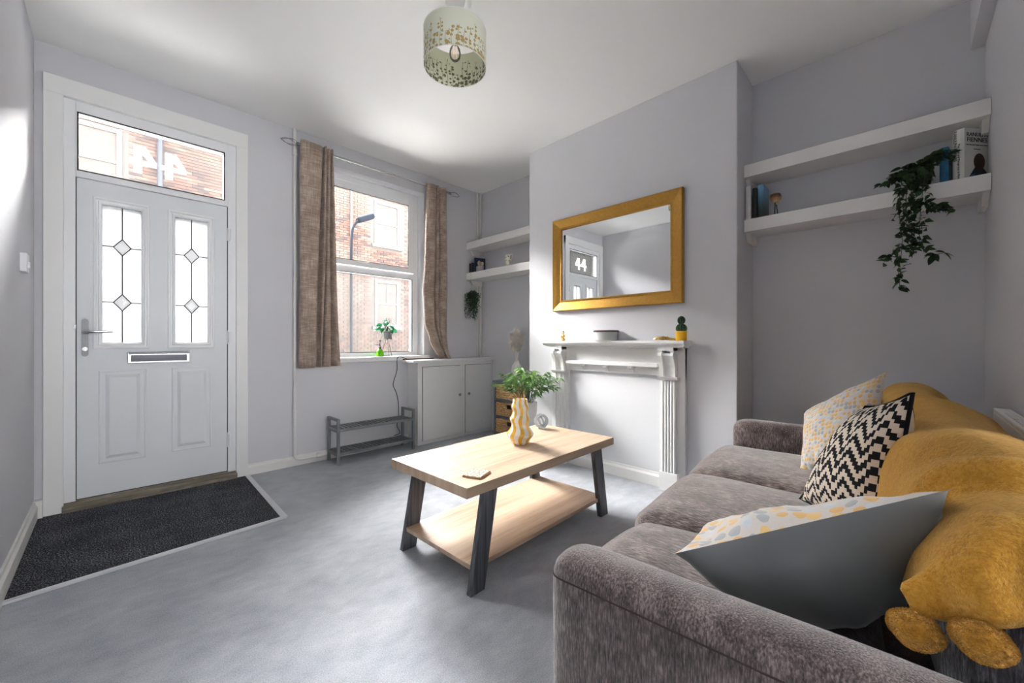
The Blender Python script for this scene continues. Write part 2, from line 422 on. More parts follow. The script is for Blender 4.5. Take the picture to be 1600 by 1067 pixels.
M_LEAF_SILL = leaf_mat('money_leaf', (.008, .13, .055), (.05, .30, .12), .3)
M_STEM = plain('plant_stem', (.06, .08, .03), .6)
M_SOIL = plain('potting_soil', (.025, .018, .012), .95)
M_CACTUS = plain('cactus_skin', (.035, .085, .035), .6, var=.3, scale=80)
M_MUSTARD = plain('mustard_glaze', (.75, .42, .02), .35, var=.05)
M_POTWHITE = plain('white_ceramic', (.78, .76, .73), .4, var=.03)
M_BLACKPL = plain('black_plastic', (.012, .012, .013), .4)
def stripes():
    n = N('striped_glaze'); c = n.coord(); s = n.sep(c)
    ang = n.math('ARCTAN2', s[1], s[0])
    wav = n.math('MULTIPLY', n.math('SINE', n.math('MULTIPLY', s[2], 62)), .11)
    f = n.math('FRACT', n.math('ADD', n.math('MULTIPLY', n.math('ADD', ang, wav), 8/(2*PI)), 8.15))
    y = n.math('LESS_THAN', f, .47)
    col = n.mix(y, (.80, .755, .67), n.mix(n.noise(c, 25, 3), (.62, .33, .025), (.78, .48, .06)))
    n.P(col, .22, spec=.5, Coat_Weight=.3); return n.m
M_STRIPES = stripes()
def wicker():
    n = N('woven_hyacinth'); c = n.coord(); f = n.noise(c, 75, 4, .7)
    n.P(n.ramp(f, [(.3, (.25, .13, .05)), (.5, (.50, .30, .14)), (.7, (.70, .48, .26))]), .7, spec=.2); n.bump(f, .5, .003); return n.m
M_WICKER = wicker()
def shade_mat(name, base, dotc, stemc, trans):
    n = N(name); uv = n.coord('UV'); s = n.sep(uv); u, v = s[0], s[1]
    col_id = n.math('FLOOR', n.math('MULTIPLY', u, 34))
    wn = n.add('ShaderNodeTexWhiteNoise', noise_dimensions='1D'); n.set(wn.inputs['W'], col_id)
    top = n.math('ADD', .38, n.math('MULTIPLY', wn.outputs['Value'], .46))
    vor = n.voronoi(n.mapping(uv, (42, 9, 1)), 1.0, .8, dim='2D'); rn = n.sep(vor.outputs['Color'])
    rad = n.math('MULTIPLY', n.math('SUBTRACT', 1.12, v), n.math('ADD', .16, n.math('MULTIPLY', rn[0], .38)))
    dot = n.math('MULTIPLY', n.math('LESS_THAN', vor.outputs['Distance'], rad), n.math('LESS_THAN', v, top))
    fu = n.math('ABSOLUTE', n.math('SUBTRACT', n.math('FRACT', n.math('ADD', n.math('MULTIPLY', u, 34), n.math('MULTIPLY', n.math('SINE', n.math('MULTIPLY', v, 9)), .15))), .5))
    stem = n.math('MULTIPLY', n.math('LESS_THAN', fu, .035), n.math('LESS_THAN', v, top))
    col = n.mix(stem, base, stemc); col = n.mix(dot, col, dotc)
    n.P(col, .6, spec=.3)
    tl = n.add('ShaderNodeBsdfTranslucent'); n.set(tl.inputs[0], col); mx = n.add('ShaderNodeMixShader'); mx.inputs[0].default_value = trans
    n.t.links.new(n.p.outputs[0], mx.inputs[1]); n.t.links.new(tl.outputs[0], mx.inputs[2]); n.t.links.new(mx.outputs[0], n.out.inputs[0]); return n.m
M_SHADE_OUT = shade_mat('shade_print_gold', (.84, .85, .76), (.55, .40, .16), (.42, .34, .18), .4)
M_SHADE_IN = shade_mat('shade_print_lining', (.80, .81, .66), (.19, .19, .13), (.24, .23, .16), .4)
def brick_mat():
    n = N('brick_faces'); a = n.add('ShaderNodeVertexColor', layer_name='tone'); c = n.coord(); f = n.noise(c, 30, 4, .7)
    n.P(n.mix(f, n.mix(.86, a.outputs[0], (.014, .012, .012)), n.mix(.77, a.outputs[0], (.026, .023, .023))), .9, spec=.1); return n.m
M_BRICK = brick_mat()
M_MORTAR = plain('lime_mortar', (.075, .07, .065), .95, var=.12, scale=3)
M_SLATE = plain('roof_slate', (.10, .10, .115), .8, var=.2, scale=8)
M_PAVE = plain('paving', (.72, .71, .69), .9, var=.12, scale=4)
M_ROAD = plain('asphalt', (.36, .36, .355), .9, var=.1, scale=30)
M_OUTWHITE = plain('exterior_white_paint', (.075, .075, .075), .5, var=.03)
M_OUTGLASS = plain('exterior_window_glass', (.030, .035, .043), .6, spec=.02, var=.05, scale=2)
M_PIPEDARK = plain('dark_downpipe', (.03, .036, .05), .5)
M_LAMPGREY = plain('lamp_grey', (.010, .013, .018), .9, spec=.03)
def vinyl():
    n = N('white_vinyl'); tl = n.add('ShaderNodeBsdfTranslucent'); tl.inputs[0].default_value = (.8, .8, .8, 1); n.P((.9, .9, .9), .5)
    mx = n.add('ShaderNodeMixShader'); mx.inputs[0].default_value = .5; n.t.links.new(n.p.outputs[0], mx.inputs[1]); n.t.links.new(tl.outputs[0], mx.inputs[2]); n.t.links.new(mx.outputs[0], n.out.inputs[0]); return n.m
M_VINYL = vinyl()
M_INK = plain('black_ink', (.02, .02, .022), .7)
M_REAR = plain('rear_room_paint', (.74, .74, .74), .8)

# ------------------------------------------------------------------ room shell
WX, CX, AX = -0.31, 2.67, 3.02          # left wall, chimney breast face, alcove back
FY, BY, CZ = 3.50, -0.28, 2.71          # front wall, back wall, ceiling
CY0, CY1 = 0.722, 2.424                 # chimney breast from / to
DX0, DX1, DZ = -0.204, 0.645, 2.43      # door opening
VX0, VX1, VZ0, VZ1 = 1.24, 2.252, 0.85, 2.515   # window opening
b = box(B(), -1.0, 3.4, -3.6, FY+.3, -.15, 0); struct('floor', b, M_CARPET)
b = box(B(), -1.0, 3.4, -3.6, FY+.3, CZ, CZ+.2); struct('ceiling', b, M_CEIL)
b = box(B(), WX-.3, WX, -3.6, FY+.3, 0, CZ); struct('wall_left', b, M_WALL)
b = B()
for Y0, Y1, g in ((FY, FY+.075, 0), (FY+.075, FY+.2, .10)):
    box(b, WX, DX0-g*.5, Y0, Y1, 0, CZ); box(b, DX0-g*.5, DX1+g*.5, Y0, Y1, DZ+g, CZ); box(b, DX1+g*.5, VX0, Y0, Y1, 0, CZ)
    box(b, VX0, VX1, Y0, Y1, VZ1, CZ); box(b, VX0, VX1, Y0, Y1, 0, VZ0); box(b, VX1, AX+.3, Y0, Y1, 0, CZ)
struct('wall_front', b, M_WALL)
b = box(B(), AX, AX+.3, -3.6, FY, 0, CZ); struct('wall_right', b, M_WALL)
b = box(B(), CX, AX, CY0, CY1, 0, CZ, bev=.006, seg=2); struct('wall_chimney', b, M_WALL)
b = B(); box(b, 1.25, AX, BY-.12, BY, 0, CZ); box(b, WX, 1.25, BY-.12, BY, 2.35, CZ); struct('wall_back', b, M_WALL)
b = box(B(), 1.25, AX, BY, BY+.048, 2.452, CZ); struct('trim_beam', b, M_WALL)
b = B(); box(b, WX, .15, -3.6, -3.4, 0, CZ); box(b, 1.35, AX, -3.6, -3.4, 0, CZ); box(b, .15, 1.35, -3.6, -3.4, 0, .9); box(b, .15, 1.35, -3.6, -3.4, 2.3, CZ)  # window opening behind the camera is invented, sized for fill light
struct('wall_rear_room', b, M_REAR)
def skirting(bm, x0, y0, x1, y1, h, t=.018):
    d = Vector((x1-x0, y1-y0, 0)); L = d.length; a = math.atan2(d.y, d.x)
    pts = [(0, 0), (t, 0), (t, h*.72), (t*.55, h*.86), (t*.5, h), (0, h)]
    prism(bm, pts, 0, L, 'x', Matrix.Translation((x0, y0, 0)) @ Matrix.Rotation(a, 4, 'Z'))
b = B(); skirting(b, WX, FY-.01, WX, -.28, .10) ; struct('baseboard_left', b, M_SKIRT)
b = B(); skirting(b, AX-.9, FY, .713, FY, .080); struct('baseboard_front', b, M_SKIRT)
b = B(); skirting(b, CX-.005, 1.20, CX-.005, 1.975, .095, .02); struct('baseboard_fireplace', b, M_WHITE)
b = B(); skirting(b, CX, CY0, CX, 1.02, .09); skirting(b, CX, 2.13, CX, CY1, .09); struct('baseboard_chimney', b, M_SKIRT)
b = B(); box(b, WX, -.275, FY-.05, FY, 0, .105, bev=.004); struct('baseboard_corner', b, M_SKIRT)

# doormat recess and its metal edging
b = prism(B(), [(WX+.018, 2.452), (.672, 2.512), (.694, FY-.02), (WX+.018, FY-.02)], 0, .006, 'z')
single('doormat', b, M_MAT, 'dark charcoal speckled fitted doormat inside the front door', 'doormat')
b = prism(B(), [(WX+.018, 2.428), (.702, 2.490), (.702, 2.512), (WX+.018, 2.452)], 0, .009, 'z'); struct('trim_1', b, M_STEEL)
M_ALU = plain('aluminium_strip', (.72, .73, .74), .35, .6, var=.03)
bpy.data.objects['trim_1'].data.materials[0] = M_ALU
b = prism(B(), [(.672, 2.508), (.704, 2.490), (.722, FY-.018), (.694, FY-.018)], 0, .0092, 'z'); struct('trim_2', b, M_ALU)

# ------------------------------------------------------------------ front door
door = link('door_1', None); door.location = (.22, FY, 0); door['kind'] = 'structure'
def dpart(name, bm, m, root=door, **k): return part(name, bm, m, root, **k)
b = B(); box(b, -.275, DX0+.006, FY-.032, FY+.01, 0, 2.532, bev=.003); box(b, DX1-.004, .713, FY-.032, FY+.01, 0, 2.532, bev=.003); dpart('architrave', b, M_WHITE)
b = B(); box(b, -.275, .713, FY-.034, FY+.01, 2.43, 2.534, bev=.003); dpart('architrave_head', b, M_WHITE)
b = B()
box(b, DX0, -.151, FY-.006, FY+.07, .045, DZ, bev=.003); box(b, .594, DX1, FY-.006, FY+.07, .045, DZ, bev=.003)
box(b, -.151, .594, FY-.006, FY+.07, 2.366, DZ, bev=.003); box(b, -.151, .594, FY-.006, FY+.07, 1.980, 2.020, bev=.003)
box(b, -.153, -.143, FY-.004, FY+.06, 2.02, 2.366); box(b, .574, .594, FY-.004, FY+.06, 2.02, 2.366)
dpart('frame', b, M_UPVC)
b = B(); strips(b, -.142, .573, 2.022, 2.364, FY-.003, .0035)
box(b, -.1505, -.1475, FY-.002, FY+.03, .06, 1.978); box(b, .5905, .5935, FY-.002, FY+.03, .06, 1.978); box(b, -.15, .594, FY-.002, FY+.03, .0575, .0605); dpart('seal', b, M_DARKGAP)
b = box(B(), -.145, .576, FY+.050, FY+.056, 2.02, 2.366); tp = dpart('transom_pane', b, M_TRANSOM)
for x0 in (.099, .253):
    b = B(); z0 = 2.098; y0_, y1_ = FY+.0470, FY+.0498
    prism(b, [(x0, z0), (x0+.041, z0), (x0+.041, z0+.178), (x0, z0+.178)], y0_, y1_, 'y')
    prism(b, [(x0-.023, z0+.056), (x0, z0+.056), (x0, z0+.088), (x0-.023, z0+.088)], y0_, y1_, 'y')
    prism(b, [(x0+.041, z0+.056), (x0+.112, z0+.056), (x0+.112, z0+.088), (x0+.041, z0+.088)], y0_, y1_, 'y')
    prism(b, [(x0+.041, z0+.178), (x0+.041, z0+.128), (x0+.072, z0+.088), (x0+.112, z0+.088), (x0+.058, z0+.178)], y0_, y1_, 'y')
    dpart('house_number', b, M_VINYL)
b = box(B(), DX0, DX1, FY-.05, FY+.09, 0, .045, bev=.006); prism(b, [(FY-.05, .03), (FY+.0, .056), (FY+.07, .056), (FY+.07, .03)], DX0, DX1, 'x'); dpart('threshold', b, M_OLDWOOD)
# leaf
LX0, LX1, LZ0, LZ1 = -.147, .590, .061, 1.977
G = [(-.041, .135), (.302, .478)]; GZ = (.984, 1.843)
b = B(); f0, f1 = FY+.001, FY+.046
box(b, LX0, G[0][0], f0, f1, LZ0, LZ1); box(b, G[0][1], G[1][0], f0, f1, LZ0, LZ1); box(b, G[1][1], LX1, f0, f1, LZ0, LZ1)
for g in G: box(b, g[0], g[1], f0, f1, LZ0, GZ[0]); box(b, g[0], g[1], f0, f1, GZ[1], LZ1)
leaf = dpart('leaf', b, M_DOOR)
def ring(bm, x0, x1, z0, z1, prof):
    """moulding swept round a rectangle on the door face; prof = [(inset, proud)]"""
    for i in range(len(prof)-1):
        (a, p), (c, q) = prof[i], prof[i+1]
        o1 = [(x0+a, z0+a), (x1-a, z0+a), (x1-a, z1-a), (x0+a, z1-a)]; o2 = [(x0+c, z0+c), (x1-c, z0+c), (x1-c, z1-c), (x0+c, z1-c)]
        v1 = [bm.verts.new((x, f0-p, z)) for x, z in o1]; v2 = [bm.verts.new((x, f0-q, z)) for x, z in o2]
        for k in range(4): bm.faces.new((v1[k], v1[(k+1) % 4], v2[(k+1) % 4], v2[k]))
for g in G:
    b = B(); ring(b, g[0]-.040, g[1]+.040, GZ[0]-.030, GZ[1]+.040, [(0, -.001), (.003, .008), (.012, .009), (.016, .004), (.022, .004), (.026, .010), (.034, .008), (.040, -.012)])
    dpart('glazing_bead', b, M_UPVC, smooth=True, angle=25)
    b = box(B(), g[0]-.006, g[1]+.006, FY+.016, FY+.022, GZ[0]-.01, GZ[1]+.01); pane = dpart('glass_pane', b, M_FROST)
    cx = (g[0]+g[1])/2; y = FY+.0150; hw, hh = .040, .052
    b = B(); zs = (1.592, 1.245)
    def came(bm, p, q): tube(bm, [(p[0], y, p[1]), (q[0], y, q[1])], .0032, 6)
    came(b, (cx, GZ[1]), (cx, zs[0]+hh)); came(b, (cx, zs[0]-hh), (cx, zs[1]+hh)); came(b, (cx, zs[1]-hh), (cx, GZ[0]))
    for z in zs:
        came(b, (g[0], z), (cx-hw, z)); came(b, (cx+hw, z), (g[1], z))
        q = [(cx, z+hh), (cx+hw, z), (cx, z-hh), (cx-hw, z)]
        for k in range(4): came(b, q[k], q[(k+1) % 4])
    dpart('lead_came', b, M_BLACKMETAL, pane)
    for z in zs:
        b = B(); v = [b.verts.new(p) for p in ((cx, y+.0005, z+hh), (cx+hw, y+.0005, z), (cx, y+.0005, z-hh), (cx-hw, y+.0005, z))]
        w = [b.verts.new((cx+(p.co.x-cx)*.55, y-.004, z+(p.co.z-z)*.55)) for p in v]
        for k in range(4): b.faces.new((v[k], v[(k+1) % 4], w[(k+1) % 4], w[k]))
        b.faces.new(w); dpart('glass_diamond', b, M_BEVELGLASS, pane)
for x0, x1, z0, z1 in ((-.056, .158, .250, .822), (.284, .499, .258, .826)):
    b = B(); ring(b, x0, x1, z0, z1, [(0, 0), (.003, .004), (.009, .004), (.012, -.005), (.016, -.006), (.046, .008), (.050, .008)])
    k = .050; vv = [b.verts.new(p) for p in ((x0+k, f0-.008, z0+k), (x1-k, f0-.008, z0+k), (x1-k, f0-.008, z1-k), (x0+k, f0-.008, z1-k))]; b.faces.new(vv)
    dpart('moulded_panel', b, M_DOOR, leaf)
b = box(B(), .070, .378, FY-.010, FY+.001, .860, .934, bev=.003); lb = dpart('letterbox', b, M_CHROME, leaf)
b = B(); box(b, .086, .362, FY-.016, FY-.010, .872, .914, bev=.002); box(b, .074, .374, FY-.016, FY-.010, .918, .931, bev=.002)
part('letterbox_flap', b, plain('chrome_dark_reflection', (.12, .12, .13), .08, 1.0, var=.02), leaf)  # chrome darkened: a dark reflection put into the colour
b = B(); pts = []
for k in range(24):
    a = 2*PI*k/24; pts.append((-.113+.015*math.cos(a), (1.122 if math.sin(a) >= 0 else .925)+.015*math.sin(a)))
prism(b, pts, FY-.008, FY+.001, 'y'); hd = dpart('handle_plate', b, plain('satin_nickel', (.16, .16, .165), .35, .5), leaf)
b = tube(B(), spline([(-.113, FY, 1.058), (-.113, FY-.04, 1.058), (-.10, FY-.052, 1.058), (-.05, FY-.052, 1.060), (.005, FY-.050, 1.058)], 5), .0085, 10); part('handle_lever', b, M_CHROME, leaf, smooth=True)
b = tube(B(), [(-.113, FY, .955), (-.113, FY-.014, .955)], .012, 14); box(b, -.1145, -.1115, FY-.034, FY-.012, .943, .967); part('lock_cylinder', b, M_CHROME, leaf)
for z0, z1 in ((1.73, 1.822), (.980, 1.080), (.234, .340)):
    b = box(B(), .588, .606, FY-.020, FY-.004, z0, z1, bev=.004); tube(b, [(.600, FY-.022, z0+.01), (.600, FY-.022, z1-.01)], .009, 10); dpart('hinge', b, M_UPVC)
b = box(B(), -.157, -.150, FY-.012, FY, 1.07, 1.10); dpart('keep', b, M_STEEL)

# ------------------------------------------------------------------ window
win = link('window_1', None); win.location = (1.75, FY+.12, VZ0); win['kind'] = 'structure'
yw = FY+.12
b = B(); framework(b, VX0, VX1, VZ0, VZ1, yw, yw+.07, .058, .058, .060, .045, .004); box(b, VX0+.058, VX1-.058, yw+.002, yw+.068, 1.640, 1.705, bev=.004)
part('window_frame', b, M_UPVC, win)
b = B(); s0, s1, t0, t1 = VX0+.050, VX1-.050, 1.700, 2.460; q = yw-.014
framework(b, s0, s1, t0, t1, q, q+.013, .062, .062, .068, .05, .005)
sash = part('sash', b, M_UPVC, win)
b = B(); strips(b, s0+.063, s1-.063, t0+.051, t1-.069, q+.012, .004); part('gasket', b, M_DARKGAP, sash)
b = box(B(), s0+.05, s1-.05, q+.022, q+.028, t0+.04, t1-.05); part('upper_pane', b, M_GLASS, sash)
b = B(); box(b, 1.60, 1.72, q-.012, q, 1.725, 1.740, bev=.003); box(b, 1.69, 1.715, q-.03, q, 1.722, 1.744, bev=.003); part('window_handle', b, M_UPVC, sash)
b = B(); strips(b, VX0+.06, VX1-.06, .897, 1.638, yw+.012, .0035); part('lower_gasket', b, M_DARKGAP, win)
b = box(B(), VX0+.05, VX1-.05, yw+.03, yw+.036, .88, 1.65); part('lower_pane', b, M_DIRTY, win)
b = box(B(), VX0-.04, 2.30, FY-.035, yw+.01, VZ0-.035, VZ0+.008, bev=.006); part('sill', b, M_WHITE, win)

# ------------------------------------------------------------------ outside: street and the terrace opposite
b = B(); box(b, -14, 24, -3.6, FY+.3, CZ+.2, 6.6); prism(b, [(-3.8, 6.6), (FY+.5, 6.6), (-.1, 9.0)], -14, 24, 'x'); box(b, -14, -1.0, -3.6, FY+.3, -.15, CZ+.2); box(b, 3.4, 24, -3.6, FY+.3, -.15, CZ+.2)
own = struct('wall_own_terrace', b, plain('own_brickwork', (.10, .07, .06), .9))  # unseen upper storeys and roof, added to screen sky light from the facade
b = box(B(), -14, 24, FY+.3, 5.6, -.3, -.12); struct('ground_pavement', b, M_PAVE)
b = box(B(), -14, 24, 5.6, 10.8, -.3, -.2); struct('ground_road', b, M_ROAD)
b = box(B(), -14, 24, 10.8, 16, -.3, -.12); struct('ground_far_pavement', b, plain('darkened_paving', (.14, .14, .135), .9))  # colour darkened so that less light bounces onto the facade
OY = 12.5
house = thing('terrace_house', 'brick terrace house across the street seen through the window and transom', 'building', (4, OY, -.12))
wins = [(6.12, 7.04, 4.24, 5.70), (6.14, 7.02, 1.50, 3.06), (-.95, .16, 4.24, 5.74), (-.95, .16, 1.50, 3.06), (2.55, 3.5, 4.24, 5.70), (2.55, 3.5, 1.5, 3.06)]
b = box(B(), -14, 24, OY+.012, OY+.4, -.12, 6.1); part('facade_wall', b, M_MORTAR, house)
b = prism(B(), [(OY-.15, 6.02), (OY+.4, 6.02), (OY+4.4, 7.6), (OY+4.2, 7.7), (OY-.2, 6.08)], -14, 24, 'x'); part('roof', b, M_SLATE, house)
def bricks():
    rnd = random.Random(3); vs_, fs, cols = [], [], []
    tones = [(.46, .17, .09), (.40, .14, .08), (.52, .24, .14), (.33, .15, .10), (.22, .12, .10), (.16, .11, .11), (.50, .33, .22), (.44, .21, .13)]
    z = .6; row = 0
    while z < 6.0:
        x = -7.15 + (.1125 if row % 2 else 0)
        while x < 9.2:
            x1, z1 = x+.213, z+.064
            if not any(x1 > a-.10 and x < c+.10 and z1 > d-.14 and z < e+.02 for a, c, d, e in wins):
                y = OY-.004+rnd.uniform(-.003, .003); i = len(vs_)
                vs_ += [(x, y, z), (x1, y, z), (x1, y, z1), (x, y, z1), (x, OY+.014, z), (x1, OY+.014, z), (x1, OY+.014, z1), (x, OY+.014, z1)]
                fs += [(i, i+1, i+2, i+3), (i, i+4, i+5, i+1), (i+1, i+5, i+6, i+2), (i+2, i+6, i+7, i+3), (i+3, i+7, i+4, i)]
                patch = noise.noise(Vector((x*.5, 0, z*.6)))
                t = rnd.choice(tones); g_ = .3*t[0]+.6*t[1]+.1*t[2]; t = tuple(.6*q+.4*g_ for q in t); w = max(0, min(.8, .25-patch*1.1)); t = tuple(a*(1-w)+p*w for a, p in zip(t, (.42, .37, .31)))
                cols += [t]*5
            x += .225
        z += .075; row += 1
    me = bpy.data.meshes.new('bricks'); me.from_pydata([(v[0]-4, v[1]-OY, v[2]+.12) for v in vs_], [], fs)
    ca = me.color_attributes.new('tone', 'FLOAT_COLOR', 'CORNER')
    k = 0
    for p, c in zip(me.polygons, cols):
        for l in p.loop_indices: ca.data[l].color = (*c, 1)
    me.materials.append(M_BRICK)
    o = link('bricks', me, house); o['kind'] = 'stuff'
bricks()
for a, c, d, e in wins:
    b = B(); t = .085
    framework(b, a, c, d, e, OY-.02, OY+.05, t, t, t*1.2, t)
    m = (d+e)/2; box(b, a+t, c-t, OY-.01, OY+.045, m-.035, m+.035)
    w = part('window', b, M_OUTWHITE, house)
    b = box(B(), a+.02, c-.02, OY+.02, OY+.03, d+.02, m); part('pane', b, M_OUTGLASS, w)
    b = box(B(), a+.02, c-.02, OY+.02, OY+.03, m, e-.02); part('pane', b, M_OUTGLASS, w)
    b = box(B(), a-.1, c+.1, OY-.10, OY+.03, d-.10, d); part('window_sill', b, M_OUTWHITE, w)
    if d < 2:
        b = B(); box(b, (a+c)/2-.015, (a+c)/2+.015, OY+.0, OY+.02, m, e-.1); box(b, a+.1, c-.1, OY+.0, OY+.02, (m+e)/2-.012, (m+e)/2+.012); part('glazing_bar', b, M_OUTWHITE, w)
b = tube(B(), [(.80, OY-.06, -.1), (.80, OY-.06, 6.4)], .055, 10); part('downpipe', b, M_PIPEDARK, house)
b = tube(B(), [(5.34, OY-.05, -.1), (5.34, OY-.05, 6.4)], .035, 10); part('downpipe', b, M_OUTWHITE, house, label='white downpipe')
lp = thing('street_lamp', 'slim grey street lamp with curved neck in front of the brick facade', 'street lamp', (4.93, 11.5, -.12))
b = tube(B(), spline([(4.93, 11.5, -.12), (4.93, 11.5, 2.6), (4.94, 11.5, 3.95), (4.99, 11.5, 4.35), (5.13, 11.5, 4.57), (5.24, 11.5, 4.63)], 6), .035, 8); part('post', b, M_LAMPGREY, lp, smooth=True)
b = B(); softbox(b, -.27, .27, -.15, .15, -.08, .08, .06, (6, 4, 2)); bmesh.ops.transform(b, matrix=Matrix.Translation((5.36, 11.5, 4.70)) @ Matrix.Rotation(-.45, 4, 'Y'), verts=b.verts[:]); part('lamp_head', b, M_LAMPGREY, lp, smooth=True)

# ------------------------------------------------------------------ fireplace surround
fp = thing('fireplace_surround', 'white painted wooden fireplace surround with fluted pilasters on the chimney breast', 'fireplace', (CX, 1.577, 0))
b = B(); prism(b, [(2.560, .970), (2.545, .982), (2.540, .990), (2.540, 1.005), (CX, 1.005), (CX, .970)], .992, 2.162, 'y'); mantel = part('mantel_shelf', b, M_WHITE, fp)
b = box(B(), 2.572, CX, 1.005, 2.149, .958, .971, bev=.003); part('mantel_moulding', b, M_WHITE, fp)
b = box(B(), 2.640, CX, 1.02, 2.134, .768, .962, bev=.002); part('frieze', b, M_WHITE, fp)
b = box(B(), 2.598, 2.645, 1.192, 1.962, .822, .850, bev=.003); part('inner_shelf', b, M_WHITE, fp)
for y in (1.80, 1.605, 1.40):
    b = prism(B(), [(2.645, .822), (2.606, .822), (2.610, .808), (2.632, .800), (2.638, .776), (2.645, .776)], y-.018, y+.018, 'y'); part('shelf_bracket', b, M_WHITE, fp)
b = box(B(), 2.662, CX, 1.19, 1.975, 0, .770); part('infill_panel', b, plain('infill_board', (.70, .71, .73), .55, var=.02, scale=3), fp)
for s, y0 in ((1, 1.060), (-1, 1.972)):
    y1 = y0+.122; ya, yb = (1.02, 1.192) if s == 1 else (1.962, 2.134)
    b = box(B(), 2.636, CX, ya, yb, 0, .97, bev=.002); part('jamb_panel', b, M_WHITE, fp)
    b = box(B(), 2.604, 2.64, y0, y1, 0, .126, bev=.002); part('plinth', b, M_WHITE, fp)
    # reeded pilaster
    pts = [(2.64, y0+.012), (2.64, y1-.012)]; n = 5; w = (y1-y0-.024)/n
    for k in range(n):
        yk = y1-.012-k*w
        pts += [(2.616, yk), (2.610, yk-w*.18), (2.608, yk-w*.5), (2.610, yk-w*.82), (2.620, yk-w*.98)]
    b = prism(B(), pts, .126, .742, 'z'); part('fluted_pilaster', b, M_WHITE, fp)
    b = prism(B(), [(2.64, .742), (2.604, .742), (2.590, .752), (2.584, .766), (2.64, .766)], y0-.008, y1+.008, 'y'); part('capital', b, M_WHITE, fp)
    prof = [(2.64, .766), (2.598, .766), (2.594, .80), (2.590, .83), (2.580, .862), (2.566, .888), (2.560, .905), (2.562, .922), (2.574, .925), (2.574, .962), (2.64, .962)]
    b = B(); prism(b, prof, y0+.008, y0+.034, 'y'); prism(b, prof, y1-.034, y1-.008, 'y')
    prism(b, [(2.64, .766)] + [(x+.022, z) for x, z in prof[1:8]] + [(2.64, .93)], y0+.034, y1-.034, 'y'); box(b, 2.568, 2.64, y0+.008, y1-.008, .938, .964)
    part('corbel', b, M_WHITE, fp)

# ------------------------------------------------------------------ mirror
mr = thing('wall_mirror', 'rectangular mirror in a wide gilt frame above the mantel', 'mirror', (CX, 1.58, 1.25))
OY0, OY1, OZ0, OZ1 = 1.036, 2.128, 1.255, 2.018
prof = [(0, .000), (.000, .030), (.006, .036), (.014, .034), (.030, .031), (.052, .022), (.070, .017), (.076, .021), (.084, .021), (.090, .012), (.090, .006)]
def mitre(bm, side):
    """one mitred length of frame moulding"""
    R = []
    for a, p in prof:
        c = [(OY0+a, OZ0+a), (OY1-a, OZ0+a), (OY1-a, OZ1-a), (OY0+a, OZ1-a)]
        A, Bc = c[side], c[(side+1) % 4]; R.append((bm.verts.new((CX-.002-p, *A)), bm.verts.new((CX-.002-p, *Bc))))
    for i in range(len(R)-1): bm.faces.new((R[i][0], R[i][1], R[i+1][1], R[i+1][0]))
for s in range(4):
    b = B(); mitre(b, s); part('frame_rail', b, M_GOLD, mr, smooth=True, angle=35)
b = box(B(), CX-.013, CX-.003, OY0+.08, OY1-.08, OZ0+.08, OZ1-.08); part('mirror_glass', b, M_MIRROR, mr)

# ------------------------------------------------------------------ alcove shelves
def shelf(label, y0, y1, z0, z1):
    t = thing('floating_shelf', label, 'shelf', (AX, (y0+y1)/2, z0))
    part('board', box(B(), 2.802, AX, y0+.002, y1-.002, z0, z1, bev=.002), M_WARMWHITE, t)
    for ya, yb in ((y0+.001, y0+.024), (y1-.024, y1-.001)):
        part('side_batten', prism(B(), [(2.845, z0), (AX, z0), (AX, z0-.052), (2.885, z0-.052)], ya, yb, 'y'), M_WARMWHITE, t)
    return t
shelf('thick white shelf, upper of the two beside the sofa in the right alcove', BY, CY0, 2.030, 2.107)
shelf('thick white shelf with trailing plant and books, lower in the right alcove', BY, CY0, 1.688, 1.765)
shelf('thick white empty shelf, upper of the two in the window alcove', CY1, FY, 2.030, 2.107)
shelf('thick white shelf with jug ornament, lower in the window alcove', CY1, FY, 1.688, 1.765)

# ------------------------------------------------------------------ pipes
def pipe_with(name, label, pts, r, clips, mat=M_SKIRT):
    t = thing(name, label, 'pipe', pts[0])
    part('pipe', tube(B(), pts, r, 12), mat, t, smooth=True)
    for z in clips:
        b = tube(B(), [(pts[0][0]-.016, pts[0][1]+.002, z), (pts[0][0]+.016, pts[0][1]+.002, z)], .008, 8); tube(b, [(pts[0][0], pts[0][1], z-.009), (pts[0][0], pts[0][1], z+.009)], r*1.35, 12); part('pipe_clip', b, mat, t)
    return t
px, py = 1.034, FY-.020
pipe_with('heating_pipe', 'white painted pipe running down the wall left of the curtain to the skirting', [(px, py, CZ), (px, py, .9), (px, py, .5), (px, py, .085), (px+.008, py-.010, .062), (px+.03, py-.014, .052), (px+.22, py-.014, .050), (px+.60, py-.014, .050)], .0115, (2.50, 1.50, .44))
t = bpy.data.objects['heating_pipe']; part('pipe_tee', tube(tube(B(), [(px+.16, py-.014, .05), (px+.20, py-.014, .05)], .017, 12), [(px+.18, py-.014, .05), (px+.18, py-.014, .078)], .014, 12), M_SKIRT, t)
pipe_with('corner_pipe', 'thin white pipe in the alcove corner on the window wall, left of its twin', [(2.955, FY-.014, CZ), (2.955, FY-.014, .82)], .010, (2.22,))
pipe_with('corner_pipe', 'thin white pipe tight in the alcove corner, right of its twin', [(2.998, FY-.016, CZ), (2.998, FY-.016, .82)], .012, ())

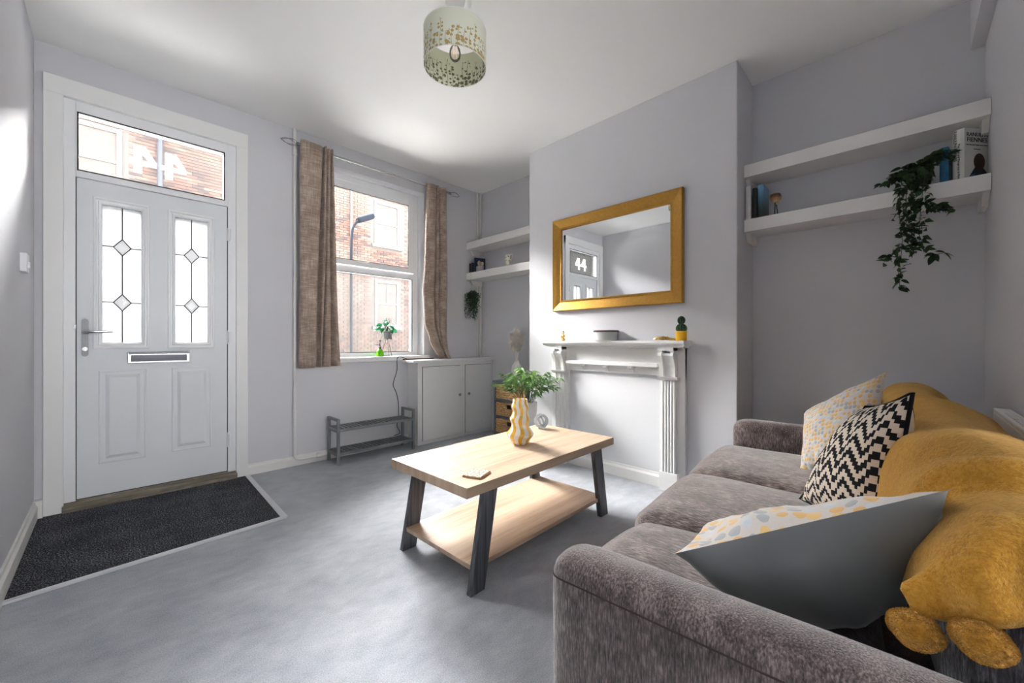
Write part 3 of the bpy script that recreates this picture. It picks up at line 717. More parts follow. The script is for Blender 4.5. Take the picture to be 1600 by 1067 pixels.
# ------------------------------------------------------------------ curtain pole and curtains
YP = 3.405; ZP = 2.560
pole = thing('curtain_pole', 'silver curtain pole with wire cage finials over the window', 'curtain pole', (1.75, YP, ZP))
part('pole', tube(B(), [(1.045, YP, ZP), (2.50, YP, ZP)], .0105, 12), M_CHROME, pole, smooth=True)
for s, x in ((-1, 1.045), (1, 2.50)):
    b = B(); L = .125
    for k in range(4):
        a = k*PI/2+.5
        pts = []
        for i in range(9):
            u = i/8; r = .033*math.sin(PI*min(1, u*1.02))**.8*(1-.25*u)
            tw = a+u*1.2; pts.append((x+s*(.008+u*L), YP+r*math.cos(tw), ZP+r*math.sin(tw)))
        tube(b, pts, .0022, 6)
    tube(b, [(x-s*.004, YP, ZP), (x+s*.018, YP, ZP)], .0135, 10); part('finial', b, M_STEEL, pole)
for x in (1.10, 2.44):
    b = tube(B(), [(x, YP, ZP), (x, FY, ZP)], .007, 8); tube(b, [(x, FY-.008, ZP), (x, FY, ZP)], .022, 14); tube(b, [(x, YP-.014, ZP-.004), (x, YP+.004, ZP-.004)], .014, 12); part('bracket', b, M_CHROME, pole)
def curtain(name, label, cols, z0, z1, nz, shape):
    """cols: (x at top, x at bottom, y offset towards the room at top, at bottom)"""
    t = thing(name, label, 'curtain', (cols[0][0], YP, z0))
    P = spline([(c[0], c[1], c[2]) for c in cols], 5); Q = spline([(c[3], 0, 0) for c in cols], 5); n = len(P)-1
    def fn(u, v):
        i = min(n, int(round(u*n))); z = z0+(z1-z0)*v
        w = v**.8; x = P[i].y+(P[i].x-P[i].y)*w; d = Q[i].x+(P[i].z-Q[i].x)*w
        return shape(Vector((x, YP-d, z)), u, v)
    b = B(); grid(b, n, nz, fn, 'uv')
    o = part('cloth', b, M_CURTAIN, t, smooth=True, angle=180); m = o.modifiers.new('thick', 'SOLIDIFY'); m.thickness = .003; m.offset = 0
    return t
def shL(p, u, v):
    p.x += .006*math.sin(v*5+u*9)*(1-v); p.y += .006*math.sin(v*7+u*14)*(1-v); 
    p.z += (-.012*abs(math.sin(u*7)) if v > .985 else 0) - (.008*(1-u) if v < .02 else 0)
    return p
curtain('curtain', 'brown slub eyelet curtain hanging left of the window', [
    (1.052, 1.036, .000, .000), (1.060, 1.046, .030, .026), (1.110, 1.078, .040, .038), (1.165, 1.112, .040, .038), (1.205, 1.140, .034, .034), (1.218, 1.150, .004, .006), (1.216, 1.178, -.030, -.036), (1.224, 1.192, -.012, -.010), (1.230, 1.200, .030, .026), (1.242, 1.212, .034, .030),
    (1.249, 1.218, .002, .000), (1.250, 1.222, -.026, -.020), (1.254, 1.230, .024, .028), (1.268, 1.258, .034, .036), (1.277, 1.276, .006, .014), (1.274, 1.290, -.030, -.034), (1.280, 1.306, -.010, -.010), (1.288, 1.330, .022, .020), (1.298, 1.356, .022, .018), (1.304, 1.366, .000, .000)], .795, 2.600, 40, shL)
def shR(p, u, v):
    z = p.z
    left = lerpkeys([(.80, .155), (.86, .11), (1.0, .035), (1.2, -.028), (1.5, -.040), (2.0, -.02), (2.6, 0)], z)
    right = lerpkeys([(.80, .065), (.9, .028), (1.1, .01), (1.6, .02), (2.6, 0)], z)
    p.x += left*(1-u)+right*u
    p.y += .012*math.sin(u*16+z*6)*max(0, 1-(z-.8)/.5) if z < 1.3 else 0
    p.z += (-.010*abs(math.sin(u*7)) if v > .985 else 0)
    return p
curtain('curtain', 'brown slub eyelet curtain gathered right of the window, its hem on the cupboard top', [
    (2.222, 2.222, .000, .000), (2.226, 2.226, .026, .022), (2.258, 2.258, .038, .036), (2.298, 2.296, .040, .036), (2.318, 2.316, .028, .024), (2.323, 2.322, -.012, -.012), (2.327, 2.328, -.016, -.012), (2.332, 2.336, .026, .024), (2.350, 2.352, .030, .028), (2.358, 2.360, -.008, -.006), (2.362, 2.366, -.012, -.014), (2.370, 2.376, .020, .020),
    (2.395, 2.394, .036, .032), (2.430, 2.430, .032, .028), (2.452, 2.450, .012, .010), (2.456, 2.456, -.010, -.010)], .823, 2.590, 40, shR)

# ------------------------------------------------------------------ low cupboard by the window
cup = thing('alcove_cupboard', 'low white built-in cupboard with two doors under the window corner', 'cupboard', (2.5, 3.4, 0))
part('carcass', box(B(), 2.062, AX, 3.312, FY, 0, .795, bev=.003), M_WHITE, cup)
part('worktop', box(B(), 1.995, AX, 3.272, FY, .795, .820, bev=.005), M_WHITE, cup)
for x0, x1, kx in ((2.112, 2.566, 2.546), (2.638, 3.008, 2.668)):
    part('shade_gap', box(B(), x0-.003, x1+.003, 3.309, 3.314, .035, .754), M_DARKGAP, cup)  # black plate standing in for the shade in the gap round the door
    d = part('door', box(B(), x0, x1, 3.299, 3.313, .038, .751, bev=.002), M_WHITE, cup)
    b = lathe(B(), [(.006, 0), (.006, .010), (.014, .014), (.015, .020), (.010, .026), (.002, .028)], 14, Matrix.Translation((kx, 3.299, .448)) @ Matrix.Rotation(PI/2, 4, 'X')); part('knob', b, M_STEEL, d, smooth=True)
b = box(B(), 1.99, 2.34, 3.455, 3.475, .820, .832, bev=.002); single('wooden_board', b, plain('dark_red_wood', (.16, .055, .035), .5, var=.2), 'thin dark red-brown board lying along the back of the cupboard top', 'board', origin=(2.16, 3.465, .82))
b = tube(B(), spline([(2.03, 3.42, .824), (1.97, 3.455, .850), (1.93, 3.465, .835), (1.935, 3.480, .72), (1.905, 3.485, .62), (1.90, 3.485, .575), (1.935, 3.487, .50), (1.955, 3.487, .40), (1.955, 3.487, .25), (1.93, 3.470, .19), (1.955, 3.46, .12), (1.90, 3.47, .10)], 6), .0032, 6)
single('power_cable', b, M_BLACKPL, 'thin dark cable hanging from the sill down behind the shoe rack', 'cable', smooth=True)

# ------------------------------------------------------------------ shoe rack
rk = thing('shoe_rack', 'grey two-tier slatted wooden shoe rack under the window', 'shoe rack', (1.63, 3.355, 0))
RX0, RX1, RY0, RY1 = 1.275, 1.985, 3.236, 3.450
for x in (RX0, RX1-.022):
    for y in (RY0, RY1-.022): part('leg', box(B(), x, x+.022, y, y+.022, 0, .372, bev=.002), M_RACK, rk)
    part('handle_rail', box(B(), x, x+.022, RY0+.022, RY1-.022, .352, .372, bev=.002), M_RACK, rk)
    for z in (.262, .070): part('end_rail', box(B(), x+.002, x+.020, RY0+.022, RY1-.022, z, z+.024, bev=.002), M_RACK, rk)
slat = None
for z in (.268, .076):
    for y in (RY0+.002, RY1-.016): part('long_rail', box(B(), RX0+.022, RX1-.022, y, y+.014, z, z+.022, bev=.002), M_RACK, rk)
    for k in range(4):
        y = RY0+.036+k*.042; part('long_slat', box(B(), RX0+.020, RX1-.020, y, y+.012, z+.008, z+.015), M_RACK, rk)
    n = 19
    for k in range(n):
        x = RX0+.034+(RX1-RX0-.068)*k/(n-1)
        if slat is None: slat = part('slat', box(B(), -.008, .008, RY0+.016-3.355, RY1-.016-3.355, -.004, .004), M_RACK, rk, world=False); slat.location = (x-1.63, 0, z+.018)
        else: dup(slat, rk, (x-1.63, 0, z+.018))

# ------------------------------------------------------------------ drawer unit with baskets
UX, UY0, UY1 = 2.690, 2.470, 2.925
un = thing('basket_drawer_unit', 'slim grey drawer unit with three woven baskets in the window alcove', 'drawer unit', (2.85, 2.70, 0))
part('top', box(B(), UX-.008, 2.985, UY0-.006, UY1+.008, .592, .612, bev=.003), M_UNIT, un)
for y in (UY0, UY1-.026):
    for x in (UX, 2.955): part('leg', box(B(), x, x+.026, y, y+.026, 0, .592, bev=.002), M_UNIT, un)
    part('side_panel', box(B(), UX+.02, 2.96, y+.006, y+.018, .08, .592), M_UNIT, un)
for z in (.410, .245, .078): part('rail', box(B(), UX+.002, 2.97, UY0+.02, UY1-.02, z, z+.024, bev=.002), M_UNIT, un)
part('back_panel', box(B(), 2.96, 2.975, UY0+.01, UY1-.01, .08, .592), M_UNIT, un)
for z0, z1 in ((.436, .584), (.271, .404), (.104, .239)):
    b = B(); y0, y1 = UY0+.032, UY1-.032
    box(b, UX+.012, 2.95, y0, y1, z0, z1-.01)
    rows = 7; cols_ = 15; hz = (z1-z0)/rows; wy = (y1-y0)/cols_; cyy = (y0+y1)/2
    for r in range(rows):
        for c_ in range(cols_):
            yy = y0+wy*(c_+.5); zz = z0+hz*(r+.5)
            if abs(yy-cyy) < .045 and r in (4, 5): continue
            o = .004 if (r+c_) % 2 else .0
            box(b, UX+.002-o, UX+.014, yy-wy*.56, yy+wy*.56, zz-hz*.44, zz+hz*.44, bev=.004, seg=1)
    bk = part('basket', b, M_WICKER, un)
    part('handle_hole_shade', box(B(), UX+.004, UX+.0125, cyy-.045, cyy+.045, z0+hz*4.05, z0+hz*5.95), M_BLACKPL, bk)  # black plate painted in as the shade inside the handle cutout
# vase with pampas on the unit
vs1 = thing('pampas_vase', 'small white vase of fluffy cream pampas on the grey drawer unit', 'vase', (2.80, 2.71, .612))
b = lathe(B(), [(.030, 0), (.042, .004), (.048, .05), (.050, .11), (.044, .150), (.026, .176), (.021, .190), (.024, .200), (.018, .199), (.016, .170)], 24, cap=False); b.faces.new([v for v in b.verts if v.co.z < .001 and True][:24]) if False else None
part('vase_body', b, M_POTWHITE, vs1, world=False, smooth=True)
M_PAMPAS = leaf_mat('pampas_plume', (.88, .84, .78), (.92, .90, .86), .9)
b = B(); rnd = random.Random(11)
for k in range(13):
    a = k*2.4; tip = Vector((.085*math.cos(a)*rnd.uniform(.3, 1.1), .105*math.sin(a)*rnd.uniform(.3, 1.1), rnd.uniform(.38, .47)))
    if k < 4: tip = Vector((.02*math.cos(a), .025*math.sin(a), .47+.01*k))
    path = [Vector((0, 0, .15)).lerp(tip, u)+Vector((0, 0, .03*math.sin(PI*u))) for u in [i/10 for i in range(11)]]
    tube(b, path, .0012, 4)
    for i in range(420):
        u = rnd.uniform(.45, 1.0); j = min(9, int(u*10)); p = path[j].lerp(path[j+1], u*10-j)
        d = Vector((rnd.gauss(0, 1), rnd.gauss(0, 1), rnd.uniform(-.6, 1.2))).normalized(); q = p+d*rnd.uniform(.03, .075)+Vector((0, 0, -.006))
        s = d.cross(Vector((0, 0, 1))).normalized()*.0024
        v = [b.verts.new(p-s), b.verts.new(p+s), b.verts.new(q)]; b.faces.new(v)
o = part('pampas', b, M_PAMPAS, vs1, world=False); o['kind'] = 'stuff'

# ------------------------------------------------------------------ planter by the fireplace
def leaf_mesh(name, L, Wd, mat, fold=.25, droop=.25, tip=1.0):
    b = B(); n = 6; rows = []
    for i in range(n+1):
        u = i/n; w = Wd*.5*math.sin(PI*min(1, u**.8))**(.9)*(1 if u < .98 else .0); z = -droop*L*u*u
        rows.append((b.verts.new((L*u, -w, z+fold*w)), b.verts.new((L*u, 0, z)), b.verts.new((L*u, w, z+fold*w))))
    for i in range(n):
        for k in (0, 1):
            a = (rows[i][k], rows[i+1][k], rows[i+1][k+1], rows[i][k+1]); b.faces.new(a)
    bmesh.ops.remove_doubles(b, verts=b.verts[:], dist=1e-5)
    return finish(b, name, mat, True, 180)
pl = thing('potted_plant', 'leafy green plant in a tall white floor pot beside the fireplace', 'potted plant', (2.42, 2.235, 0))
part('pot', lathe(B(), [(.070, 0), (.075, .006), (.092, .46), (.094, .495), (.088, .500), (.082, .49), (.080, .44), (.0, .44)], 28, cap=False), M_POTWHITE, pl, world=False, smooth=True)
part('soil', lathe(B(), [(.001, .462), (.083, .458)], 20, cap=False), M_SOIL, pl, world=False)
def leaf_tris(bm, L, Wd, M):
    t = B(); pts = [(0, 0, 0), (L*.35, -Wd*.5, Wd*.12), (L*.35, Wd*.5, Wd*.12), (L*.35, 0, -.02*L), (L, 0, -.2*L)]; v = [t.verts.new(p) for p in pts]
    for f in ((0, 1, 3), (0, 3, 2), (1, 4, 3), (3, 4, 2)): t.faces.new([v[i] for i in f])
    merge(bm, t, M)
class Leaves:
    'the first 290 leaves of a plant are parts, the rest one joined mass'
    def __init__(s, root, mesh, mat, L, Wd): s.root, s.mesh, s.mat, s.L, s.W, s.n, s.rest = root, mesh, mat, L, Wd, 0, B()
    def add(s, p, rot, sc):
        s.n += 1
        if s.n <= 290:
            o = link('leaf', s.mesh, s.root); o.location = p; o.rotation_euler = rot; o.scale = (sc, sc, sc)
        else:
            from mathutils import Euler
            leaf_tris(s.rest, s.L, s.W, Matrix.Translation(p) @ Euler(rot).to_matrix().to_4x4() @ Matrix.Scale(sc, 4))
    def done(s):
        if s.n > 290: o = part('foliage', s.rest, s.mat, s.root, world=False); o['kind'] = 'stuff'
lm = leaf_mesh('leaf', .070, .019, M_LEAF_MID); rnd = random.Random(5); stems = B(); LV = Leaves(pl, lm, M_LEAF_MID, .070, .019)
for k in range(40):
    a = k*2.4+rnd.uniform(-.3, .3); R = .245*math.sqrt((k+.5)/40)*rnd.uniform(.85, 1.05); hgt = .82-.75*R*rnd.uniform(.4, 1.6)-rnd.uniform(0, .04)
    tip = Vector((R*math.cos(a), R*math.sin(a), hgt))
    if k == 38: tip = Vector((.10, -.27, .71))
    if k == 39: tip = Vector((.12, -.22, .62))
    base = Vector((.03*math.cos(a), .03*math.sin(a), .455)); mid = base.lerp(tip, .5)+Vector((0, 0, .05))
    path = spline([base, mid, tip], 5); tube(stems, path, .0016, 5)
    for i in range(5 if k < 38 else 6, len(path)):
        d = (path[i]-path[i-1]).normalized()
        for sgn in (-1, 1):
            az = math.atan2(d.y, d.x)+sgn*rnd.uniform(.4, 1.1); el = rnd.uniform(-.5, .35)
            LV.add(path[i], (rnd.uniform(-.6, .6), -el, az), rnd.uniform(.75, 1.15))
    LV.add(tip, (0, .1, a), 1.0)
LV.done()
part('stem', stems, M_STEM, pl, world=False)

# ------------------------------------------------------------------ coffee table
TR = math.radians(1.3)
ct = thing('coffee_table', 'oak-effect coffee table with lower shelf and splayed graphite legs', 'coffee table', (.952, 1.185, 0), TR)
TL, TD, TZ = 1.115, .555, .440
def edged(bm, x0, x1, y0, y1, z0, z1):
    box(bm, x0, x1, y0, y1, z0, z1, bev=.0015)
    for f in bm.faces:
        n = f.normal; f.normal_update(); n = f.normal
        f.material_index = 0 if abs(n.z) > .7 else (2 if abs(n.x) > .7 else 1)
    return bm
part('table_top', edged(B(), 0, TL, 0, TD, TZ-.042, TZ), [M_OAK, M_OAKDARK, M_OAKEND], ct, world=False)
part('lower_shelf', edged(B(), .055, TL-.055, .030, TD-.030, .088, .108), [M_OAK, M_OAK, M_OAKEND], ct, world=False)
for sx in (0, 1):
    for y in (.018, TD-.043):
        xb, xt = (.034, .108) if sx == 0 else (TL-.034, TL-.108)
        w = .074*(1 if sx == 0 else -1)
        b = prism(B(), [(xb, 0), (xb+w, 0), (xt+w, TZ-.042), (xt, TZ-.042)], y, y+.025, 'y'); part('leg', b, M_LEG, ct, world=False)

# things on the table
vz = thing('striped_vase', 'wavy ceramic vase with mustard and cream stripes on the coffee table', 'vase', (1.577, 1.499, TZ))
b = B(); H = .245; prof = []
for i in range(61):
    u = i/60
    r = lerpkeys([(0, .040), (.05, .052), (.22, .074), (.40, .052), (.44, .050), (.56, .060), (.68, .046), (.72, .045), (.83, .052), (.93, .043), (1, .041)], u)
    prof.append((r*.96, H*u))
prof += [(.037, H), (.036, H-.03), (.03, H-.12), (.0, H-.15)]
prof = [(.0, 0)] + prof
lathe(b, [(max(r, .0005), z) for r, z in prof], 48, cap=False, mod=lambda a, z: 1+.018*math.cos(8*a+.6))
part('vase_body', b, M_STRIPES, vz, world=False, smooth=True, angle=60)
ob = thing('glass_knot_ornament', 'clear silver-blue glass ring ornament at the far corner of the coffee table', 'ornament', (1.960, 1.665, TZ))
M_ORB = N('silvered_glass').P((.62, .68, .75), .06, .55, .6).m
c0 = Vector((-.012, 0, .048))
def ringpts(rad, tilt, spin, sq=1.0):
    return [c0+Matrix.Rotation(spin, 3, 'Z') @ (Matrix.Rotation(tilt, 3, 'X') @ Vector((rad*math.cos(t), rad*math.sin(t)*sq, 0))) for t in [2*PI*i/32 for i in range(32)]]
for tilt, spin, r in ((1.25, -.75, .040), (1.75, -.3, .036), (1.2, .35, .030)):
    part('ring', tube(B(), ringpts(r, tilt, spin), .0065, 8, True), M_ORB, ob, world=False, smooth=True)
part('base', lathe(B(), [(.0005, 0), (.026, 0), (.028, .006), (.018, .010), (.0005, .010)], 20, Matrix.Translation((-.008, 0, 0)), cap=False), M_POTWHITE, ob, world=False, smooth=True)
cs = thing('coaster', 'square coaster with white pebble print on the coffee table corner', 'coaster', (1.078, 1.276, TZ), .38)
part('cork_base', box(B(), -.048, .048, -.042, .042, 0, .007, bev=.001), plain('coaster_wood', (.36, .20, .09), .6), cs, world=False)
def coaster_mat():
    n = N('pebble_print'); c = n.coord(); v = n.voronoi(c, 55, .7); v.feature = 'DISTANCE_TO_EDGE'
    n.P(n.ramp(v.outputs['Distance'], [(.10, (.30, .24, .17)), (.16, (.58, .55, .49))]), .5); return n.m
part('printed_top', box(B(), -.046, .046, -.040, .040, .007, .010, bev=.0008), coaster_mat(), cs, world=False)

# ------------------------------------------------------------------ sofa
SR = math.radians(4.0); SO = (.665, .560, 0)
sf = thing('sofa', 'brown-grey chenille three-seat sofa with low arms in front of the radiator', 'sofa', SO, SR)
def spart(name, bm, m, sub=1, label=None, parent=None):
    o = part(name, bm, m, parent or sf, world=False, smooth=True, angle=180, label=label)
    if sub: subsurf(o, sub)
    return o
SLn = 1.925
spart('base', softbox(B(), .02, SLn-.02, -.80, -.01, .05, .29, .02, (10, 4, 3)), M_SOFA_SIDE)
spart('arm', softbox(B(), 0, .128, -.80, 0, .045, .545, .050, (5, 11, 9), bulge=.004, wob=.004, seed=1), M_SOFA_SIDE)
spart('arm', softbox(B(), SLn-.128, SLn, -.80, .01, .045, .560, .050, (5, 11, 9), bulge=.004, wob=.004, seed=4), M_SOFA_SIDE)
for k, (x0, x1, yf) in enumerate(((.128, .583, .030), (.583, 1.172, .055), (1.172, SLn-.130, .060))):
    spart('seat_cushion', softbox(B(), x0+.002, x1-.002, -.56, yf, .27, .425, .050, (12, 12, 5), bulge=.026, fbulge=.028, wob=.006, seed=k*7), M_SOFA_SEAT)
spart('back', softbox(B(), .130, SLn-.130, -.79, -.69, .05, .640, .045, (12, 4, 6), bulge=.004, wob=.004, seed=9), M_SOFA_BACK)
for k, (x0, x1) in enumerate(((.142, .583), (.583, 1.172), (1.172, SLn-.135))):
    spart('back_cushion', softbox(B(), x0+.003, x1-.003, -.765, -.63, .40, .722, .060, (9, 5, 7), bulge=.012, fbulge=.03, wob=.008, seed=20+k*5), M_SOFA_BACK)
for x, y in ((.06, -.06), (SLn-.06, -.06), (.06, -.76), (SLn-.06, -.76)):
    part('foot', lathe(B(), [(.016, 0), (.022, .06)], 12, Matrix.Translation((x, y, 0))), M_BLACKPL, sf, world=False)
# piping seam along the outer edge of the near arm
b = tube(B(), spline([(-.001, -.80, .497), (-.001, -.40, .499), (-.001, -.10, .498), (.001, -.050, .496), (.0135, -.0160, .492), (.050, -.001, .490), (.100, .000, .490)], 6), .0016, 6); part('piping', b, plain('seam_thread', (.05, .036, .035), .9, spec=.1), sf, world=False, smooth=True)
# ------------------------------------------------------------------ throw
th = thing('throw_blanket', 'mustard fleece throw with pompom hem draped over the sofa back', 'blanket', SO, SR)
tprof = spline([(-.560, .462), (-.575, .55), (-.598, .645), (-.640, .722), (-.700, .756), (-.755, .738), (-.795, .690), (-.808, .60), (-.810, .46)], 6)
def throw_pt(u, v):
    v0 = .34*max(0, 1-u/.22); vv = v0+(1-v0)*v; n = len(tprof)-1; f = vv*n; i = min(n-1, int(f)); p = tprof[i].lerp(tprof[i+1], f-i)
    q = tprof[min(n, i+1)]-tprof[i]; nrm = Vector((q.y, -q.x)).normalized()   # outward in (y,z)
    Lv = .060+.016*math.sin(v*13)+.015*noise.noise(Vector((v*7, 2, 0))); x0 = .122+.008*math.sin(v*29); r = .062; s = u*2.02
    if s < Lv: x, drop = x0, r+Lv-s
    elif s < Lv+r*PI/2: t_ = (s-Lv)/r; x, drop = x0+r*(1-math.cos(t_)), r*(1-math.sin(t_))
    else: x, drop = x0+r+s-Lv-r*PI/2, 0
    hang = min(1, drop/r); drop *= min(1, max(.12, (p.y-.55)/.18))
    # the near end is turned back on itself: a double layer with a soft rolled edge
    rid = .245+.035*math.sin(v*5+.9)
    st = (s-rid)/.015
    lay = 1/(1+math.exp(max(-40, min(40, -st*2.2)))); off = .010+.034*lay+.016*math.exp(-(st-1.2)**2/3)
    fold = (1-.6*hang)*.016*math.sin(u*15+v*8+2*noise.noise(Vector((u*4, v*3, 1))))*(.3+.7*math.sin(PI*v))
    fold += .022*noise.noise(Vector((u*5.5, v*3.5, 7)))+.012*noise.noise(Vector((u*15, v*9, 3)))
    off += max(-.006, fold); k = min(1, max(0, (vv-.15)/.35)); off *= .35+.65*k*k*(3-2*k)
    y, z = p.x+nrm.x*off, p.y+nrm.y*off
    y += .040*hang*max(0, 1-v/.3); z -= drop; x -= (off*.6+.012*math.sin(v*40)*.5)*hang
    z -= .020*max(0, (u-.55)/.45)
    return Vector((x, y, z))
b = grid(B(), 170, 90, throw_pt)
tb = part('cloth', b, M_THROW, th, world=False, smooth=True, angle=180); m = tb.modifiers.new('thick', 'SOLIDIFY'); m.thickness = .012; m.offset = 0
def pile(o, n, length, seed):
    'short fleece fibres'
    ps = o.modifiers.new('pile', 'PARTICLE_SYSTEM').particle_system.settings
    ps.type = 'HAIR'; ps.count = n; ps.hair_length = length; ps.hair_step = 2; ps.render_step = 2; ps.use_advanced_hair = False
    ps.root_radius = .55; ps.tip_radius = .12; ps.radius_scale = .0022
    ps.emit_from = 'FACE'; ps.use_modifier_stack = False; ps.display_percentage = 1
pile(tb, 110000, .0065, 1)
for v in (.012, .155, .34, .55):
    p = throw_pt(0, v); b = B(); t = bmesh.new(); bmesh.ops.create_icosphere(t, subdivisions=4, radius=.029)
    for q in t.verts: q.co *= 1+.10*noise.noise(q.co*45)+.05*noise.noise(q.co*150)
    merge(b, t); o = part('pompom', b, M_THROW, th, world=False, smooth=True, angle=180); o.location = p+Vector((-.010, .004, -.017)); o.scale = (1.0, 1.0, .85); pile(o, 3000, .0022, 3)

# ------------------------------------------------------------------ cushions
def pillow(root, corners, h_front, h_back, mfront, mback, nfront='front_panel', nback='back_panel', pip=None, pinch=.07, n=26, seed=0, wr=.006):
    Q = [Vector(c) for c in corners]      # bottom-left, bottom-right, top-right, top-left seen from the front
    nrm = ((Q[1]-Q[0]).cross(Q[3]-Q[0])+(Q[2]-Q[3]).cross(Q[2]-Q[1])).normalized()
    cen = sum(Q, Vector())/4
    def edge(u, v):
        uu, vv = u*2-1, v*2-1
        p = (Q[0]*(1-u)+Q[1]*u)*(1-v)+(Q[3]*(1-u)+Q[2]*u)*v
        k = pinch*((1-uu*uu)*vv*vv*abs(vv)+(1-vv*vv)*uu*uu*abs(uu)); return p.lerp(cen, k)
    def side(h, sg):
        def fn(u, v):
            s = max(0, (4*u*(1-u)))**.55*max(0, (4*v*(1-v)))**.55
            p = edge(u, v); w = noise.noise(Vector((u*4+seed, v*4, sg*3)))*wr*min(1, s*3)
            r = noise.noise(Vector((u*11+seed, v*3, sg)))*wr*.6*min(1, s*2.5)
            return p+nrm*(sg*h*s+w+r)
        return fn
    for sg, h, m, nm in ((1, h_front, mfront, nfront), (-1, h_back, mback, nback)):
        b = B(); grid(b, n, n, side(h, sg), 'uv'); part(nm, b, m, root, smooth=True, angle=180)
    if pip:
        pts = [edge(i/n, 0) for i in range(n)]+[edge(1, i/n) for i in range(n)]+[edge(1-i/n, 1) for i in range(n)]+[edge(0, 1-i/n) for i in range(n)]
        part('piping', tube(B(), pts, .005, 6, True), pip, root, smooth=True)
# near cushion, leaning on the near arm
A = Vector((.800, .330, .572)); Bc = Vector((.935, -.055, .768)); A2 = Vector((1.20, .40, .475)); B2 = Vector((1.33, .030, .545))
c1 = thing('scatter_cushion', 'large grey velvet cushion with dotted front leaning on the near sofa arm', 'cushion', (1.1, .15, .44))
pillow(c1, (B2, A2, A, Bc), .038, .185, M_DOTS, M_VELVET, seed=3, wr=.018)
c2 = thing('scatter_cushion', 'black and cream zigzag cushion with black piping leaning on the sofa back', 'cushion', (1.55, .12, .44))
pillow(c2, ((1.700, .262, .445), (1.440, .020, .455), (1.400, -.014, .872), (1.625, .085, .800)), .085, .060, M_IKAT, M_IKAT2, pip=M_BLACKFAB, seed=8)
c3 = thing('scatter_cushion', 'white cushion with small mustard and grey dots by the far sofa arm', 'cushion', (2.15, .2, .44))
pillow(c3, ((2.115, .325, .445), (2.05, .090, .455), (2.30, .055, .875), (2.300, .338, .670)), .075, .07, M_DOTS_FINE, M_VELVET, seed=14, wr=.010, pinch=.03)

# ------------------------------------------------------------------ radiator
rd = thing('radiator', 'white panel radiator behind the sofa on the back wall', 'radiator', (1.8, BY, .15))
part('front_panel', box(B(), 1.32, 2.28, BY+.035, BY+.050, .15, .745, bev=.005), M_WHITE, rd)
b = B(); box(b, 1.32, 2.28, BY+.016, BY+.035, .16, .74)
part('convector', b, M_SKIRT, rd)
b = box(B(), 1.325, 2.275, BY+.008, BY+.050, .745, .757, bev=.003)
for k in range(26): box(b, 1.345+k*.031, 1.362+k*.031, BY+.018, BY+.040, .757, .760)
part('top_grille', b, M_WHITE, rd)
b = tube(B(), [(2.28, BY+.03, .20), (2.315, BY+.03, .20), (2.315, BY+.03, .0)], .009, 8); tube(b, [(2.315, BY+.03, .19), (2.315, BY+.03, .26)], .016, 12); part('valve', b, M_WHITE, rd)
for x in (1.5, 2.0): part('wall_bracket', box(B(), x, x+.03, BY, BY+.014, .25, .68), M_STEEL, rd)

# ------------------------------------------------------------------ pendant lamp
pd = thing('pendant_lamp', 'pendant lamp with pale green drum shade printed with gold seed heads', 'pendant lamp', (1.206, 1.595, 2.366))
part('ceiling_rose', lathe(B(), [(.0005, .344), (.050, .344), (.048, .326), (.030, .312), (.010, .306), (.0005, .306)], 24, cap=False), M_WHITE, pd, world=False, smooth=True)
part('cord', tube(B(), [(0, 0, .31), (0, 0, .165)], .0035, 8), M_BLACKPL, pd, world=False)
part('bulb_holder', lathe(B(), [(.0005, .172), (.014, .172), (.016, .130), (.014, .118), (.0005, .118)], 16, cap=False), M_BLACKPL, pd, world=False, smooth=True)
M_BULB = N('clear_bulb'); M_BULB = glass_mat('clear_bulb_glass', .06, (.95, .85, .7))
bl = part('bulb', lathe(B(), [(.013, .120), (.015, .108), (.026, .090), (.029, .068), (.025, .048), (.013, .035), (.0005, .031)], 20, cap=False), M_BULB, pd, world=False, smooth=True)
fil = N('filament'); fil.p.inputs['Emission Color'].default_value = (1, .45, .15, 1); fil.p.inputs['Emission Strength'].default_value = .35
part('filament', tube(B(), [(-.007, 0, .11), (-.009, 0, .055), (0, .004, .09), (.009, 0, .055), (.007, 0, .11)], .0012, 5), fil.m, bl, world=False)
for nm, rr, m in (('shade', .154, M_SHADE_OUT), ('lining', .1525, M_SHADE_IN)):
    b = grid(B(), 64, 4, lambda u, v: Vector((rr*math.cos(2*PI*u), rr*math.sin(2*PI*u), .178*v)), 'uv')
    sh = part(nm, b, m, pd if nm == 'shade' else sh, world=False, smooth=True, angle=180)
b = B()
for z in (.001, .177): tube(b, [(.154*math.cos(a), .154*math.sin(a), z) for a in [2*PI*i/64 for i in range(64)]], .0018, 6, True)
for a in (0, 2*PI/3, 4*PI/3): tube(b, [(.015*math.cos(a), .015*math.sin(a), .130), (.152*math.cos(a), .152*math.sin(a), .172)], .0016, 6)
part('shade_frame', b, M_WHITE, pd, world=False)

# ------------------------------------------------------------------ mantel objects
MZ = 1.005
fg = thing('buddha_figurine', 'tiny gold seated figurine at the left end of the mantel', 'figurine', (2.600, 1.985, MZ))
b = B(); prism(b, [(-.012, 0), (.012, 0), (.013, .004), (-.013, .004)], -.018, .018, 'x'); 
ball(b, (0, 0, .012), .02, 14, 8, (.75, 1.05, .45)); ball(b, (0, 0, .035), .014, 14, 10, (.75, .95, 1.5)); ball(b, (0, 0, .064), .0095, 14, 10, (1, .95, 1.15)); tube(b, spline([(0, .014, .046), (-.006, .018, .032), (-.013, .006, .022)], 4), .004, 8); tube(b, spline([(0, -.014, .046), (-.006, -.018, .032), (-.013, -.006, .022)], 4), .004, 8)
part('body', b, M_BRASS, fg, world=False, smooth=True)
part('hair', ball(ball(B(), (.001, 0, .070), .0085, 12, 8, (1, 1, .8)), (0, 0, .079), .004), M_BLACKPL, fg, world=False, smooth=True)
